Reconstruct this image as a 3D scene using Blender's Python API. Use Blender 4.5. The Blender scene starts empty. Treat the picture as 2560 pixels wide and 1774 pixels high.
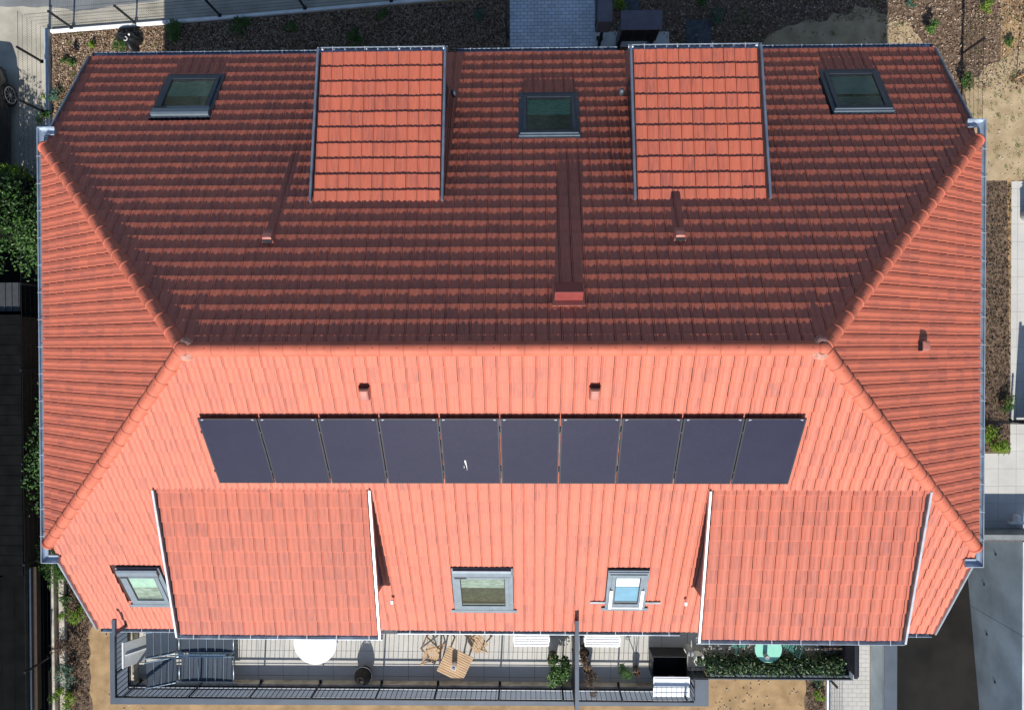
import bpy, bmesh, math, random
import numpy as np
from mathutils import Vector, Matrix, Euler
R = math.radians
random.seed(7)
rng = np.random.default_rng(7)
scn = bpy.context.scene
COL = scn.collection

# ------------------------------------------------------------------ camera, sky, sun
CAMLOC = Vector((0.4995, 0.0407, 17.908)); CAMROT = Euler((-0.0119, 0.0217, -0.0020), 'XYZ'); FPX = 1831.79
cam = bpy.data.cameras.new("camera"); camo = bpy.data.objects.new("camera", cam); COL.objects.link(camo)
camo.location = CAMLOC; camo.rotation_euler = CAMROT
cam.sensor_width = 36; cam.lens = FPX / 2560 * 36; cam.clip_start = .1; cam.clip_end = 2000
scn.camera = camo
SUN_EL, SUN_AZ = R(37.6), R(3.0)
w = bpy.data.worlds.new("World"); scn.world = w; w.use_nodes = True
nt = w.node_tree; bg = nt.nodes["Background"]
sky = nt.nodes.new("ShaderNodeTexSky"); sky.sky_type = 'NISHITA'; sky.sun_disc = False
sky.sun_elevation = SUN_EL; sky.sun_rotation = math.pi + SUN_AZ
sky.ozone_density = 3.0; sky.dust_density = .6
nt.links.new(sky.outputs[0], bg.inputs[0]); bg.inputs[1].default_value = 0.092
sl = bpy.data.lights.new("sun", 'SUN'); sl.energy = 4.4; sl.angle = R(0.5); sl.color = (1, .955, .89)
so = bpy.data.objects.new("sun", sl); COL.objects.link(so); so.location = (0, -30, 40)
SV = Vector((-math.sin(SUN_AZ) * math.cos(SUN_EL), -math.cos(SUN_AZ) * math.cos(SUN_EL), math.sin(SUN_EL)))
so.rotation_euler = (-SV).to_track_quat('-Z', 'Y').to_euler()
scn.view_settings.view_transform = 'Standard'; scn.view_settings.look = 'None'
scn.view_settings.exposure = 0.54; scn.view_settings.gamma = 1.0

_RM = CAMROT.to_matrix()
def at(px, py, z):
    """ground point at height z that the survey camera recorded at photo pixel px, py"""
    d = _RM @ Vector(((px - 1280) / FPX, -(py - 887) / FPX, -1)); t = (z - CAMLOC.z) / d.z
    return CAMLOC + t * d

# ------------------------------------------------------------------ materials
MATS = {}
def mat(name, col, rough=.6, metal=0., var=.12, scale=6., bump=0., bscale=40., col2=None, spec=.4, detail=4, stretch=(1, 1, 1)):
    m = bpy.data.materials.new(name); m.use_nodes = True; MATS[name] = m
    t = m.node_tree; b = t.nodes["Principled BSDF"]
    b.inputs["Roughness"].default_value = rough; b.inputs["Metallic"].default_value = metal
    b.inputs["Specular IOR Level"].default_value = spec
    tc = t.nodes.new("ShaderNodeTexCoord"); mp = t.nodes.new("ShaderNodeMapping"); mp.inputs["Scale"].default_value = stretch
    t.links.new(tc.outputs["Object"], mp.inputs[0])
    n = t.nodes.new("ShaderNodeTexNoise"); n.inputs["Scale"].default_value = scale; n.inputs["Detail"].default_value = detail
    t.links.new(mp.outputs[0], n.inputs["Vector"])
    r = t.nodes.new("ShaderNodeValToRGB"); c = Vector(col)
    a = Vector(col2) if col2 else c * (1 - var) ; z = c if col2 else c * (1 + var)
    r.color_ramp.elements[0].position = .35; r.color_ramp.elements[1].position = .65
    r.color_ramp.elements[0].color = (*a, 1); r.color_ramp.elements[1].color = (*z, 1)
    t.links.new(n.outputs[0], r.inputs[0]); t.links.new(r.outputs[0], b.inputs["Base Color"])
    if bump:
        n2 = t.nodes.new("ShaderNodeTexNoise"); n2.inputs["Scale"].default_value = bscale; n2.inputs["Detail"].default_value = 5
        t.links.new(mp.outputs[0], n2.inputs["Vector"])
        bp = t.nodes.new("ShaderNodeBump"); bp.inputs["Strength"].default_value = bump; bp.inputs["Distance"].default_value = .02
        t.links.new(n2.outputs[0], bp.inputs["Height"]); t.links.new(bp.outputs[0], b.inputs["Normal"])
    return m

def ramp_attr_mat(name, cols, rough=.7, spec=.3, transl=0.):
    """colour picked per piece from its random attribute"""
    m = bpy.data.materials.new(name); m.use_nodes = True
    t = m.node_tree; b = t.nodes["Principled BSDF"]; b.inputs["Roughness"].default_value = rough
    b.inputs["Specular IOR Level"].default_value = spec
    a = t.nodes.new("ShaderNodeAttribute"); a.attribute_name = "rnd"
    s = t.nodes.new("ShaderNodeSeparateXYZ"); t.links.new(a.outputs["Vector"], s.inputs[0])
    r = t.nodes.new("ShaderNodeValToRGB"); e = r.color_ramp.elements
    while len(e) < len(cols): e.new(.5)
    for i, c in enumerate(cols):
        e[i].position = i / (len(cols) - 1); e[i].color = (*c, 1)
    t.links.new(s.outputs[0], r.inputs[0]); t.links.new(r.outputs[0], b.inputs["Base Color"])
    if transl:
        tr = t.nodes.new("ShaderNodeBsdfTranslucent"); mx = t.nodes.new("ShaderNodeMixShader"); mx.inputs[0].default_value = transl
        t.links.new(r.outputs[0], tr.inputs[0]); out = t.nodes["Material Output"]
        t.links.new(b.outputs[0], mx.inputs[1]); t.links.new(tr.outputs[0], mx.inputs[2]); t.links.new(mx.outputs[0], out.inputs[0])
    return m

def tile_mat(name, base):
    m = bpy.data.materials.new(name); m.use_nodes = True
    t = m.node_tree; L = t.links; b = t.nodes["Principled BSDF"]
    b.inputs["Roughness"].default_value = .74; b.inputs["Specular IOR Level"].default_value = 1.0
    b.inputs["Coat Weight"].default_value = .4; b.inputs["Coat Roughness"].default_value = .72
    a = t.nodes.new("ShaderNodeAttribute"); a.attribute_name = "rnd"
    n = t.nodes.new("ShaderNodeTexNoise"); n.inputs["Scale"].default_value = 26; n.inputs["Detail"].default_value = 4
    L.new(a.outputs["Vector"], n.inputs["Vector"])
    tc = t.nodes.new("ShaderNodeTexCoord")
    n2 = t.nodes.new("ShaderNodeTexNoise"); n2.inputs["Scale"].default_value = 1.3; n2.inputs["Detail"].default_value = 6; n2.inputs["Roughness"].default_value = .65
    L.new(tc.outputs["Object"], n2.inputs["Vector"])
    n3 = t.nodes.new("ShaderNodeTexNoise"); n3.inputs["Scale"].default_value = 60; n3.inputs["Detail"].default_value = 4
    L.new(tc.outputs["Object"], n3.inputs["Vector"])
    s = t.nodes.new("ShaderNodeSeparateXYZ"); L.new(a.outputs["Vector"], s.inputs[0])
    wn = t.nodes.new("ShaderNodeTexWhiteNoise"); wn.noise_dimensions = '1D'; L.new(s.outputs[2], wn.inputs["W"])
    def madd(x, k, y):
        q = t.nodes.new("ShaderNodeMath"); q.operation = 'MULTIPLY_ADD'; L.new(x, q.inputs[0]); q.inputs[1].default_value = k
        if isinstance(y, float): q.inputs[2].default_value = y
        else: L.new(y, q.inputs[2])
        return q.outputs[0]
    v = madd(n.outputs[0], 1.05, -.26); v = madd(n2.outputs[0], .5, v); v = madd(wn.outputs["Value"], .26, v); v = madd(n3.outputs[0], .35, v)
    r = t.nodes.new("ShaderNodeValToRGB"); e = r.color_ramp.elements
    e[0].position = .45; e[1].position = 1.15 if False else 1.0
    e[0].color = (base[0] * .62, base[1] * .60, base[2] * .75, 1); e[1].color = (base[0] * 1.14, base[1] * 1.12, base[2] * 1.05, 1)
    k = e.new(.75); k.color = (base[0] * .97, base[1] * .95, base[2] * .95, 1)
    L.new(v, r.inputs[0]); L.new(r.outputs[0], b.inputs["Base Color"])
    bp = t.nodes.new("ShaderNodeBump"); bp.inputs["Strength"].default_value = .25; bp.inputs["Distance"].default_value = .004
    L.new(n.outputs[0], bp.inputs["Height"]); L.new(bp.outputs[0], b.inputs["Normal"])
    return m

def glass_mat(name, tint=(.82, .95, .90), gloss=1.0):
    m = bpy.data.materials.new(name); m.use_nodes = True; t = m.node_tree
    for nn in list(t.nodes):
        if nn.type == 'BSDF_PRINCIPLED': t.nodes.remove(nn)
    out = t.nodes["Material Output"]
    tr = t.nodes.new("ShaderNodeBsdfTransparent"); tr.inputs[0].default_value = (*tint, 1)
    gl = t.nodes.new("ShaderNodeBsdfGlossy"); gl.inputs["Roughness"].default_value = .09
    fr = t.nodes.new("ShaderNodeFresnel"); fr.inputs[0].default_value = 1.65
    mx = t.nodes.new("ShaderNodeMixShader")
    nz = t.nodes.new("ShaderNodeTexNoise"); nz.inputs["Scale"].default_value = 2.0
    bp = t.nodes.new("ShaderNodeBump"); bp.inputs["Strength"].default_value = .03; t.links.new(nz.outputs[0], bp.inputs["Height"])
    t.links.new(bp.outputs[0], gl.inputs["Normal"])
    t.links.new(fr.outputs[0], mx.inputs[0]); t.links.new(tr.outputs[0], mx.inputs[1]); t.links.new(gl.outputs[0], mx.inputs[2])
    t.links.new(mx.outputs[0], out.inputs[0]); return m

def brick_mat(name, c1, c2, mortar, bw, bh, msize=.006, offset=.5, rough=.8, rot=0., bump=.3, speck=.15, vscale=1.5):
    m = bpy.data.materials.new(name); m.use_nodes = True; t = m.node_tree; L = t.links; b = t.nodes["Principled BSDF"]
    b.inputs["Roughness"].default_value = rough; b.inputs["Specular IOR Level"].default_value = .3
    tc = t.nodes.new("ShaderNodeTexCoord"); mp = t.nodes.new("ShaderNodeMapping"); mp.inputs["Rotation"].default_value = (0, 0, rot)
    L.new(tc.outputs["Object"], mp.inputs[0])
    bk = t.nodes.new("ShaderNodeTexBrick"); bk.offset = offset; bk.inputs["Scale"].default_value = 1
    bk.inputs["Color1"].default_value = (*c1, 1); bk.inputs["Color2"].default_value = (*c2, 1); bk.inputs["Mortar"].default_value = (*mortar, 1)
    bk.inputs["Mortar Size"].default_value = msize; bk.inputs["Brick Width"].default_value = bw; bk.inputs["Row Height"].default_value = bh
    L.new(mp.outputs[0], bk.inputs["Vector"])
    n = t.nodes.new("ShaderNodeTexNoise"); n.inputs["Scale"].default_value = vscale; n.inputs["Detail"].default_value = 8; n.inputs["Roughness"].default_value = .7
    L.new(tc.outputs["Object"], n.inputs["Vector"])
    mr = t.nodes.new("ShaderNodeMapRange"); mr.inputs[1].default_value = .3; mr.inputs[2].default_value = .7; mr.inputs[3].default_value = 1 - speck; mr.inputs[4].default_value = 1 + speck
    L.new(n.outputs[0], mr.inputs[0])
    n2 = t.nodes.new("ShaderNodeTexNoise"); n2.inputs["Scale"].default_value = 90; L.new(tc.outputs["Object"], n2.inputs["Vector"])
    mr2 = t.nodes.new("ShaderNodeMapRange"); mr2.inputs[1].default_value = .3; mr2.inputs[2].default_value = .7; mr2.inputs[3].default_value = .85; mr2.inputs[4].default_value = 1.15
    L.new(n2.outputs[0], mr2.inputs[0])
    mm = t.nodes.new("ShaderNodeMath"); mm.operation = 'MULTIPLY'; L.new(mr.outputs[0], mm.inputs[0]); L.new(mr2.outputs[0], mm.inputs[1])
    vm = t.nodes.new("ShaderNodeVectorMath"); vm.operation = 'SCALE'; L.new(bk.outputs["Color"], vm.inputs[0]); L.new(mm.outputs[0], vm.inputs["Scale"])
    L.new(vm.outputs[0], b.inputs["Base Color"])
    bp = t.nodes.new("ShaderNodeBump"); bp.inputs["Strength"].default_value = bump; bp.inputs["Distance"].default_value = .01; bp.invert = True
    L.new(bk.outputs["Fac"], bp.inputs["Height"]); L.new(bp.outputs[0], b.inputs["Normal"])
    return m

TILE = tile_mat("terracotta_tile", (.435, .092, .041))
CAP = mat("terracotta_ridge", (.46, .120, .070), .66, var=.13, scale=3.5, bump=.15, bscale=60, detail=8)
UNDER = mat("roof_underlay", (.05, .02, .018), .9)
ZINC = mat("zinc", (.33, .38, .44), .38, .75, var=.18, scale=4)
ZINCL = mat("zinc_light", (.44, .47, .50), .4, .6, var=.12, scale=5)  # on the south dormer verges the sun's sheen is put into this paler zinc
ZINCB = mat("zinc_blue", (.34, .41, .49), .42, .5, var=.15, scale=4)
STEEL = mat("galvanised_bracket", (.50, .53, .56), .45, .4)
FRAME = mat("window_grey", (.05, .066, .088), .42, .2, var=.1)
FRAMEL = mat("window_grey_light", (.17, .21, .245), .4, .3, var=.08)
GASKET = mat("rubber_black", (.012, .013, .018), .5)
WALL = mat("render_wall", (.62, .59, .53), .9, var=.07, scale=3, bump=.15, bscale=80)
GLASS = glass_mat("window_glass")
GLASSB = glass_mat("window_glass_blue", (.8, .9, .95))
TREEREFL = mat("tree_reflection_green", (.17, .46, .32), .8, var=.25, scale=9, stretch=(1, 3, 1))  # green of trees mirrored in the north panes, reflection put into the colour
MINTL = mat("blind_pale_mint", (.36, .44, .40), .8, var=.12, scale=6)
GREYB = mat("blind_grey", (.24, .25, .24), .8, var=.3, scale=7, stretch=(1, 3, 1))
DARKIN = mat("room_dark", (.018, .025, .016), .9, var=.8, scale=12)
WHITE = mat("white_plastic", (.86, .86, .86), .35, var=.03)
BLINDW = mat("blind_white", (.8, .83, .82), .6, var=.03)
ANTH = mat("anthracite_steel", (.022, .026, .034), .4, .3, var=.1)
COPING = mat("grey_coping", (.088, .108, .135), .5, .2, var=.10, scale=2.2, bump=.08, bscale=30, detail=8)
CONC = mat("concrete_wall", (.53, .60, .61), .85, var=.2, scale=1.1, bump=.15, bscale=25, detail=9)
CONCL = mat("concrete_light", (.52, .51, .48), .85, var=.12, scale=3, bump=.12, bscale=30, detail=8)
WHITEWALL = mat("white_wall_top", (.78, .78, .76), .7, var=.1, scale=4)
BEIGEWALL = mat("beige_concrete", (.45, .41, .33), .9, var=.25, scale=5, bump=.2, bscale=30, detail=8)
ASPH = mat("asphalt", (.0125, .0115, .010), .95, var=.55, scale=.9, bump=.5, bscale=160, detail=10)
ROAD = mat("road_asphalt", (.17, .18, .185), .95, var=.16, scale=1.3, bump=.4, bscale=150, detail=10)
PAVE = mat("pavement_concrete", (.40, .37, .30), .9, var=.2, scale=1.4, bump=.2, bscale=90, detail=10)
SANDY = mat("dry_earth", (.44, .34, .205), .95, var=.0, col2=(.31, .23, .13), scale=2.2, bump=.5, bscale=70, detail=12)
BROWN = mat("brown_earth", (.40, .265, .135), .95, var=.0, col2=(.27, .175, .085), scale=2.6, bump=.6, bscale=60, detail=12)
MULCHG = mat("mulch_soil", (.20, .135, .09), .95, var=.0, col2=(.07, .045, .03), scale=9, bump=.8, bscale=60, detail=10)
FLOORT = brick_mat("terrace_tiles", (.46, .45, .41), (.44, .43, .40), (.16, .155, .15), .66, .66, .006, 0., .7, speck=.08)
PAVER = brick_mat("paver_blocks", (.66, .69, .74), (.52, .55, .59), (.2, .21, .22), .20, .10, .006, .5, .85, speck=.15)
PAVERL = brick_mat("paver_light", (.46, .45, .42), (.43, .42, .40), (.24, .24, .23), .25, .125, .006, .5, .85, speck=.1)
SLAB = brick_mat("paving_slabs", (.50, .485, .445), (.47, .46, .43), (.27, .26, .25), .5, .5, .005, 0., .8, speck=.1)
WOOD = mat("acacia_wood", (.47, .31, .17), .6, var=.22, scale=5, stretch=(1, 12, 1), bump=.1, bscale=30)
WOODD = mat("acacia_wood_dark", (.30, .18, .09), .65, var=.2, scale=6)
SLING = mat("navy_sling", (.035, .05, .072), .75, var=.12, scale=30)
ALUB = mat("blue_grey_aluminium", (.30, .42, .50), .35, .5)
GREEN = mat("mint_metal", (.25, .60, .46), .45, var=.03)
GREEND = mat("green_metal", (.06, .22, .17), .45)
BLACK = mat("black_plastic", (.012, .012, .014), .45)
POTD = mat("dark_pot", (.035, .022, .02), .5)
POTW = mat("white_ceramic", (.75, .74, .68), .5)
POTG = mat("grey_pot", (.30, .31, .31), .6)
BOXBROWN = mat("taupe_sheet_metal", (.15, .13, .15), .5, .1, var=.1)
SLATE = mat("black_roof", (.0045, .005, .005), .85, var=.3, scale=3, spec=.06)
YARD = mat("dark_ground", (.010, .009, .008), .95, var=.4, scale=8, spec=.1)  # near-black, for the ground sheet along the west side
TAN = mat("tan_fascia", (.055, .036, .022), .8)
STONE = mat("rubble_stone", (.15, .14, .125), .9, var=.35, scale=8, bump=.4)
CARP = mat("car_paint", (.055, .058, .06), .22, .5, var=.05)
TYRE = mat("tyre", (.012, .012, .012), .8)
RIM = mat("alloy_rim", (.6, .6, .62), .3, .8)
REDM = mat("red_metal", (.24, .05, .045), .42, .1, var=.1)
CLAYV = mat("vent_clay", (.36, .135, .105), .5, var=.1)
DROP = mat("bird_dropping", (.8, .8, .76), .8)
STICK = mat("white_sticker", (.5, .5, .55), .5)
MORTAR = mat("pink_mortar", (.44, .22, .17), .9, var=.25, scale=14, bump=.6, bscale=50)
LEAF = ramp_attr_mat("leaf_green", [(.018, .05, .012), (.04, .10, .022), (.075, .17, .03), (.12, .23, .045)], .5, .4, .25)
LEAFT = ramp_attr_mat("leaf_dark_green", [(.010, .028, .008), (.022, .06, .014), (.045, .11, .02), (.09, .19, .035)], .5, .4, .2)  # darker green leaf tones for the west tree and bushes
LEAFG = ramp_attr_mat("grass_blade", [(.10, .15, .04), (.16, .22, .06), (.28, .30, .12)], .6, .3, .3)
LEAFY = ramp_attr_mat("leaf_lime", [(.07, .15, .02), (.16, .28, .025), (.28, .38, .03)], .5, .4, .3)
LEAFD = ramp_attr_mat("leaf_ivy", [(.012, .032, .014), (.03, .08, .028), (.06, .14, .045), (.12, .15, .06)], .45, .4, .15)
LEAFB = ramp_attr_mat("leaf_bluegreen", [(.03, .075, .05), (.06, .14, .09), (.10, .2, .13)], .5, .4, .2)
LEAFR = ramp_attr_mat("leaf_dry", [(.05, .03, .025), (.13, .08, .055), (.22, .16, .11)], .7, .3, .15)
CHIP = ramp_attr_mat("wood_chip", [(.05, .03, .02), (.17, .105, .065), (.30, .20, .125), (.42, .31, .21), (.58, .48, .37)], .85, .2)
CHIPD = ramp_attr_mat("bark_chip", [(.02, .014, .012), (.06, .04, .028), (.12, .085, .05), (.22, .17, .10)], .85, .2)
PEB = ramp_attr_mat("pebble", [(.18, .13, .08), (.4, .34, .26), (.6, .56, .48)], .85, .2)
def panel_mat():
    m = bpy.data.materials.new("solar_glass"); m.use_nodes = True; t = m.node_tree; L = t.links; b = t.nodes["Principled BSDF"]
    b.inputs["Roughness"].default_value = .25; b.inputs["Specular IOR Level"].default_value = .32
    tc = t.nodes.new("ShaderNodeTexCoord")
    bk = t.nodes.new("ShaderNodeTexBrick"); bk.offset = .5; bk.inputs["Scale"].default_value = 1
    bk.inputs["Color1"].default_value = (.010, .0085, .026, 1); bk.inputs["Color2"].default_value = (.013, .011, .031, 1)
    bk.inputs["Mortar"].default_value = (.02, .02, .038, 1); bk.inputs["Mortar Size"].default_value = .0035
    bk.inputs["Brick Width"].default_value = .036; bk.inputs["Row Height"].default_value = .06
    L.new(tc.outputs["Object"], bk.inputs["Vector"])
    oi = t.nodes.new("ShaderNodeObjectInfo"); nz = t.nodes.new("ShaderNodeTexNoise"); nz.inputs["Scale"].default_value = 2.2; nz.inputs["Detail"].default_value = 7
    ad = t.nodes.new("ShaderNodeVectorMath"); ad.operation = 'ADD'; L.new(tc.outputs["Object"], ad.inputs[0]); L.new(oi.outputs["Location"], ad.inputs[1]); L.new(ad.outputs[0], nz.inputs["Vector"])
    mx = t.nodes.new("ShaderNodeMixRGB"); mx.blend_type = 'ADD'; L.new(bk.outputs["Color"], mx.inputs[1]); mx.inputs[2].default_value = (.007, .006, .008, 1)
    sm = t.nodes.new("ShaderNodeMath"); sm.operation = 'MULTIPLY_ADD'; L.new(oi.outputs["Random"], sm.inputs[0]); sm.inputs[1].default_value = .5; L.new(nz.outputs[0], sm.inputs[2]); L.new(sm.outputs[0], mx.inputs[0])
    L.new(mx.outputs[0], b.inputs["Base Color"])
    return m
CELL = panel_mat()

# ------------------------------------------------------------------ mesh builder
class MB:
    def __init__(s): s.v = []; s.f = []; s.a = []
    def add(s, vs, fs, r=(0, 0, 0)):
        o = len(s.v); s.v += [tuple(p) for p in vs]; s.f += [tuple(i + o for i in f) for f in fs]; s.a += [r] * len(vs); return s
    def box(s, x0, x1, y0, y1, z0, z1): return s.obox(((x0 + x1) / 2, (y0 + y1) / 2, (z0 + z1) / 2), (x1 - x0, y1 - y0, z1 - z0))
    def obox(s, c, d, M=None, r=(0, 0, 0)):
        c = Vector(c); vs = []
        for k in (-1, 1):
            for j in (-1, 1):
                for i in (-1, 1):
                    p = Vector((i * d[0] / 2, j * d[1] / 2, k * d[2] / 2)); vs.append(c + (M @ p if M else p))
        fs = [(0, 2, 3, 1), (4, 5, 7, 6), (0, 1, 5, 4), (2, 6, 7, 3), (0, 4, 6, 2), (1, 3, 7, 5)]
        if M and M.determinant() < 0: fs = [f[::-1] for f in fs]
        return s.add(vs, fs, r)
    def bar(s, p0, p1, w_, h_, up=(0, 0, 1)):
        p0 = Vector(p0); p1 = Vector(p1); d = p1 - p0; y = d.normalized(); u = Vector(up)
        x = y.cross(u)
        if x.length < 1e-4: x = y.cross(Vector((1, 0, 0)))
        x.normalize(); z = x.cross(y)
        return s.obox((p0 + p1) / 2, (w_, d.length, h_), Matrix((x, y, z)).transposed())
    def tube(s, pts, r, n=8, r1=None, cap=True):
        pts = [Vector(p) for p in pts]; o = len(s.v); m = len(pts); vs = []
        for i, p in enumerate(pts):
            d = (pts[min(i + 1, m - 1)] - pts[max(i - 1, 0)]).normalized()
            x = d.cross(Vector((0, 0, 1)))
            if x.length < 1e-3: x = Vector((1, 0, 0))
            x.normalize(); y = x.cross(d); rr = r + ((r1 if r1 is not None else r) - r) * i / max(1, m - 1)
            for k in range(n):
                t = 2 * math.pi * k / n; vs.append(p + x * math.cos(t) * rr + y * math.sin(t) * rr)
        fs = [(i * n + k, i * n + (k + 1) % n, (i + 1) * n + (k + 1) % n, (i + 1) * n + k) for i in range(m - 1) for k in range(n)]
        if cap: fs += [tuple(range(n))[::-1], tuple((m - 1) * n + k for k in range(n))]
        return s.add(vs, fs)
    def lathe(s, c, prof, n=20, sx=1, sy=1, ax=None, cap=True):
        c = Vector(c); vs = []; m = len(prof)
        for r_, z_ in prof:
            for k in range(n):
                t = 2 * math.pi * k / n; p = Vector((r_ * math.cos(t) * sx, r_ * math.sin(t) * sy, z_)); vs.append(c + (ax @ p if ax else p))
        fs = [(i * n + k, i * n + (k + 1) % n, (i + 1) * n + (k + 1) % n, (i + 1) * n + k) for i in range(m - 1) for k in range(n)]
        if cap and prof[0][0] > 1e-5: fs.append(tuple(range(n))[::-1])
        if cap and prof[-1][0] > 1e-5: fs.append(tuple((m - 1) * n + k for k in range(n)))
        return s.add(vs, fs)
    def prism(s, poly, z0, z1):
        n = len(poly); vs = [(p[0], p[1], z0) for p in poly] + [(p[0], p[1], z1) for p in poly]
        ar = sum(poly[i][0] * poly[(i + 1) % n][1] - poly[(i + 1) % n][0] * poly[i][1] for i in range(n))
        fs = [tuple(range(n))[::-1], tuple(range(n, 2 * n))] + [(i, (i + 1) % n, n + (i + 1) % n, n + i) for i in range(n)]
        if ar < 0: fs = [f[::-1] for f in fs]
        return s.add(vs, fs)
    def sheet(s, poly, z):
        ar = sum(poly[i][0] * poly[(i + 1) % len(poly)][1] - poly[(i + 1) % len(poly)][0] * poly[i][1] for i in range(len(poly)))
        ii = list(range(len(poly)));
        return s.add([(p[0], p[1], z) for p in poly], [tuple(ii if ar > 0 else ii[::-1])])
    def leaf(s, c, n_, d, L_, W_, r):
        """folded leaf: centre c, normal n_, axis d"""
        c = Vector(c); d = Vector(d).normalized(); n_ = Vector(n_); x = d.cross(n_)
        if x.length < 1e-3: x = d.orthogonal()
        x.normalize(); n_ = x.cross(d)
        vs = [c - d * L_ / 2, c + x * W_ / 2 + n_ * W_ * .18, c + d * L_ / 2 - n_ * L_ * .12, c - x * W_ / 2 + n_ * W_ * .18]
        return s.add(vs, [(0, 1, 2), (0, 2, 3)], (r, 0, 0))
    def build(s, name, m, parent=None, smooth=False, bevel=0, loc=None, local=False):
        me = bpy.data.meshes.new(name); V = np.array(s.v, dtype=float)
        base = Vector((0, 0, 0))
        if parent is not None and not local:
            base = Vector(parent.location)
            if parent.parent: base += Vector(parent.parent.location)
        elif parent is None and not local:
            base = Vector(loc) if loc else Vector(((V[:, 0].min() + V[:, 0].max()) / 2, (V[:, 1].min() + V[:, 1].max()) / 2, V[:, 2].min()))
        V = V - np.array(base)
        me.from_pydata(V.tolist(), [], s.f)
        at_ = me.attributes.new("rnd", 'FLOAT_VECTOR', 'POINT'); at_.data.foreach_set("vector", np.array(s.a, dtype=np.float32).ravel())
        if bevel:
            bm = bmesh.new(); bm.from_mesh(me); bmesh.ops.remove_doubles(bm, verts=bm.verts, dist=1e-5)
            es = [e for e in bm.edges if len(e.link_faces) == 2 and e.calc_face_angle(0) > .6]
            bmesh.ops.bevel(bm, geom=es, offset=bevel, segments=2, affect='EDGES', clamp_overlap=True); bm.to_mesh(me); bm.free()
        if smooth: me.polygons.foreach_set("use_smooth", [True] * len(me.polygons))
        me.materials.append(m); o = bpy.data.objects.new(name, me); COL.objects.link(o)
        if parent is not None: o.parent = parent
        else: o.location = base if not local else (loc or (0, 0, 0))
        return o

def tag(o, label=None, cat=None, group=None, kind=None):
    if label: o["label"] = label
    if cat: o["category"] = cat
    if group: o["group"] = group
    if kind: o["kind"] = kind
    return o
def thing(name, loc, label, cat, group=None, rz=0):
    o = bpy.data.objects.new(name, None); COL.objects.link(o); o.location = loc; o.rotation_euler = (0, 0, rz); o.empty_display_size = .2
    return tag(o, label, cat, group)
def clone(o, parent=None, loc=None, label=None):
    c = o.copy(); COL.objects.link(c)
    if parent is not None: c.parent = parent
    if loc is not None: c.location = loc
    if label: c["label"] = label
    return c
def clone_tree(o, loc, rz=None, label=None):
    c = clone(o, None, loc, label)
    if rz is not None: c.rotation_euler = (0, 0, rz)
    for ch in list(o.children):
        k = clone(ch, c)
        for g in list(ch.children): clone(g, k)
    return c
def rough_poly(pts, amp=.08, step=.25, seed=1):
    rr = random.Random(seed); out = []
    for i in range(len(pts)):
        a = Vector(pts[i][:2]); b = Vector(pts[(i + 1) % len(pts)][:2]); n = max(1, int((b - a).length / step))
        nx = (b - a).normalized(); nx = Vector((-nx.y, nx.x))
        for k in range(n):
            out.append(a.lerp(b, k / n) + nx * rr.uniform(-amp, amp))
    return [(p.x, p.y) for p in out]

# ------------------------------------------------------------------ ground and setting (z = 0 is the roof eave)
GZ = -3.4
PIT = (10.72, 14.72, -5.62)          # ramp pit x0, x1, north end y
def struct(o): o["kind"] = "structure"; return o
g = MB()
g.sheet([(-400, PIT[2]), (400, PIT[2]), (400, 400), (-400, 400)], GZ)
g.sheet([(-400, -400), (PIT[0], -400), (PIT[0], PIT[2]), (-400, PIT[2])], GZ)
g.sheet([(PIT[1], -400), (400, -400), (400, PIT[2]), (PIT[1], PIT[2])], GZ)
g.sheet([(PIT[0], -400), (PIT[1], -400), (PIT[1], -24), (PIT[0], -24)], GZ)
struct(g.build("ground", BROWN, loc=(0, 0, GZ)))
def sheet(name, poly, m, dz, seed=None, amp=.08):
    p = [tuple(q[:2]) for q in poly]
    if seed is not None: p = rough_poly(p, amp, .22, seed)
    return struct(MB().sheet(p, GZ + dz).build(name, m, loc=(0, 0, GZ + dz)))
A = lambda *ps: [at(x, y, GZ)[:2] for x, y in ps]
sheet("mulch_bed", [(-13.5, 9.27), (-13.5, 3), (-11, 3), (-8, 6), (14, 6), (14.0, 13), (0, 13), (0, 10.1)], MULCHG, .004)
sheet("dry_lawn", A((1950, 70), (2160, 20), (2270, 60), (2330, 150), (2330, 260), (1900, 260), (1900, 125)), SANDY, .008, 3, .12)
sheet("dry_lawn_patch", A((2430, 190), (2475, 150), (2560, 130), (2640, 200), (2640, 455), (2440, 455), (2400, 300)), SANDY, .009, 4, .15)
sheet("mulch_bed", A((2300, 452), (2517, 452), (2526, 1130), (2300, 1130)), MULCHG, .012)
sheet("mulch_bed", [(-13.2, 3), (-13.2, -14), (-12.5, -14), (-12.5, -8.6), (-12.25, -7.4), (-11.6, -6.2), (-11, -5), (-9.9, -2), (-9.9, 3)], MULCHG, .006, 6, .1)
sheet("mulch_bed", [(8.53, -9.3), (9.1, -9.3), (9.1, -14), (8.5, -14)], MULCHG, .006, 8, .05)
sheet("pavement", [(-60, -3), (-13.62, -3), (-13.62, 9.3), (-3.9, 10.02), (0, 10.3), (0, 40), (-60, 40)], PAVE, .005)
sheet("road", [(-60, 11.9), (-13.2, 9.98), (-12.75, 9.85), (-9.5, 10.25), (0, 10.9), (0, 40), (-60, 40)], ROAD, .009, 11, .03)
sheet("paved_path", A((1273, -200), (1491, -200), (1485, 160), (1275, 160)), PAVER, .012)
sheet("concrete_pad", A((1485, 80), (1672, 80), (1674, 118), (1484, 118)), CONCL, .016)
sheet("slab_paving", [(14.32, 4.72), (30, 4.72), (30, -5.2), (9.95, -5.2), (9.95, -3.06), (14.33, -3.06)], SLAB, .014)
sheet("side_path", [(9.15, -6.5), (10.36, -6.5), (10.36, -14), (9.15, -14)], PAVERL, .010)
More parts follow.
